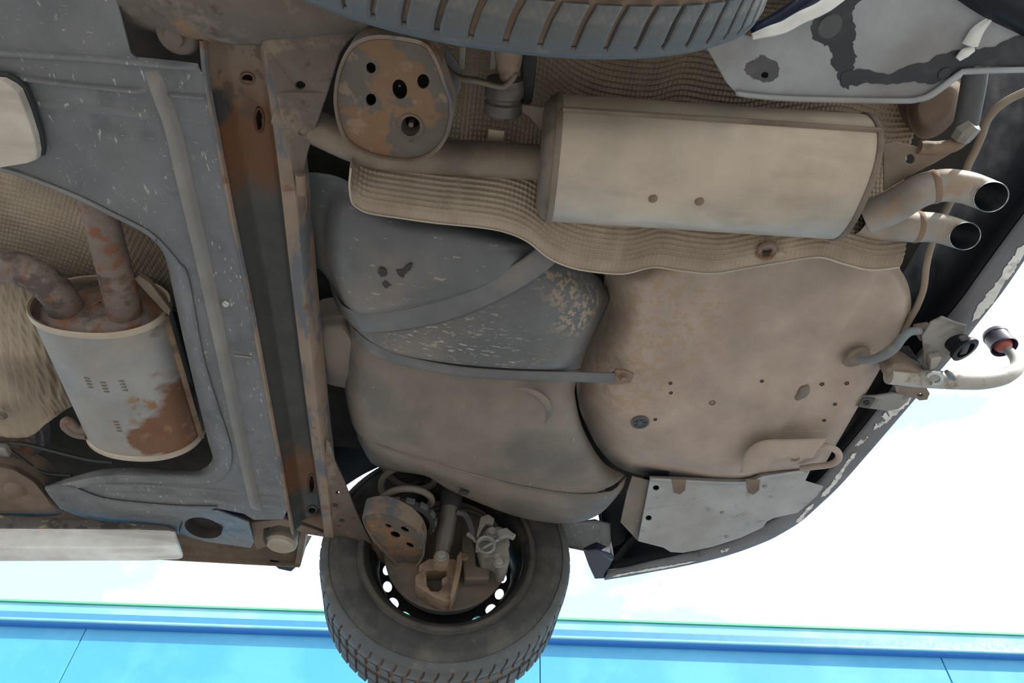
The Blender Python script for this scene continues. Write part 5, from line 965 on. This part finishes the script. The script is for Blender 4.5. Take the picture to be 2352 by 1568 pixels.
c = P(2198, 796, 1.135); obj('socket_body', MB().lathe(c + UPZ * .03, Vector((.35, 0, -1)), [(.014, 0), (.020, .002), (.021, .03), (.026, .032), (.027, .040), (.018, .041), (.017, .03), (.003, .03)], 24), M['black'], ts_, smooth=40)
t = MB(); t.plate(Ph([(2204, 776), (2226, 772), (2232, 786), (2222, 812), (2204, 818), (2214, 796)], 1.125), (0, 0, .008)); obj('socket_lid', t, M['rubber'], ts_, smooth=0, bevel=.003)
t = MB(); t.plate(Ph([(2138, 826), (2166, 820), (2150, 846), (2136, 852)], 1.13), (0, 0, .02)); obj('worn_tab', t, M['towbar'], ts_, smooth=0, bevel=.003)
t = MB(); t.plate(Ph([(2104, 758), (2140, 752), (2150, 770), (2140, 786), (2112, 784)], 1.165), (0, 0, .02)); obj('cable_clamp', t, M['towplate'], ts_, smooth=0, bevel=.004)
bb = thing('bumper_bracket', P(2020, 920, 1.19), 'small pale bumper mounting bracket with square bolt below the tow bar', 'bracket')
t = MB(); t.plate(Ph([(1966, 934), (1978, 910), (2012, 910), (2050, 904), (2092, 908), (2086, 922), (2064, 940), (2040, 944), (1992, 938)], 1.185), (0, 0, .006)); obj('bracket_plate', t, M['greysteel'], bb, smooth=0, bevel=.002)
t = MB(); t.box(P(1990, 924, 1.183), (.014, 0, 0), (0, .014, 0), (0, 0, .003)); sq = obj('square_washer', t, M['rubber'], bb, smooth=0, bevel=.003)
obj('bolt_head', MB().lathe(P(1990, 924, 1.179), (0, 0, -1), [(.007, 0), (.0065, .003), (.003, .003), (.0025, .001)], 12), M['dark'], sq, smooth=40)
t = MB(); t.tube([P(1972, 824, 1.135), P(1990, 828, 1.125), P(2024, 818, 1.12), P(2052, 800, 1.125), P(2072, 776, 1.135), P(2090, 762, 1.145), P(2112, 760, 1.155)], [.006, .008, .0095, .0095, .0085, .008, .007], 12, 50); o = obj('wiring_sleeve', t, M['greycable'], smooth=60); tag(o, 'grey taped cable running from the well grommet to the trailer socket', 'cable')
t = MB(); t.tube([P(x, y, h) for x, y, h in ((2420, 190, 1.14), (2352, 212, 1.15), (2300, 240, 1.15), (2268, 275, 1.15), (2255, 310, 1.15), (2240, 345, 1.15), (2225, 375, 1.15), (2215, 400, 1.16), (2190, 450, 1.17), (2165, 500, 1.18), (2140, 560, 1.18), (2128, 610, 1.18), (2122, 660, 1.19), (2108, 700, 1.19), (2092, 730, 1.19), (2075, 760, 1.2))], .0058, 10, 90); o = obj('loose_cable', t, M['cable'], smooth=60); tag(o, 'thin tan cable hanging behind the tail pipes along the bumper', 'cable')
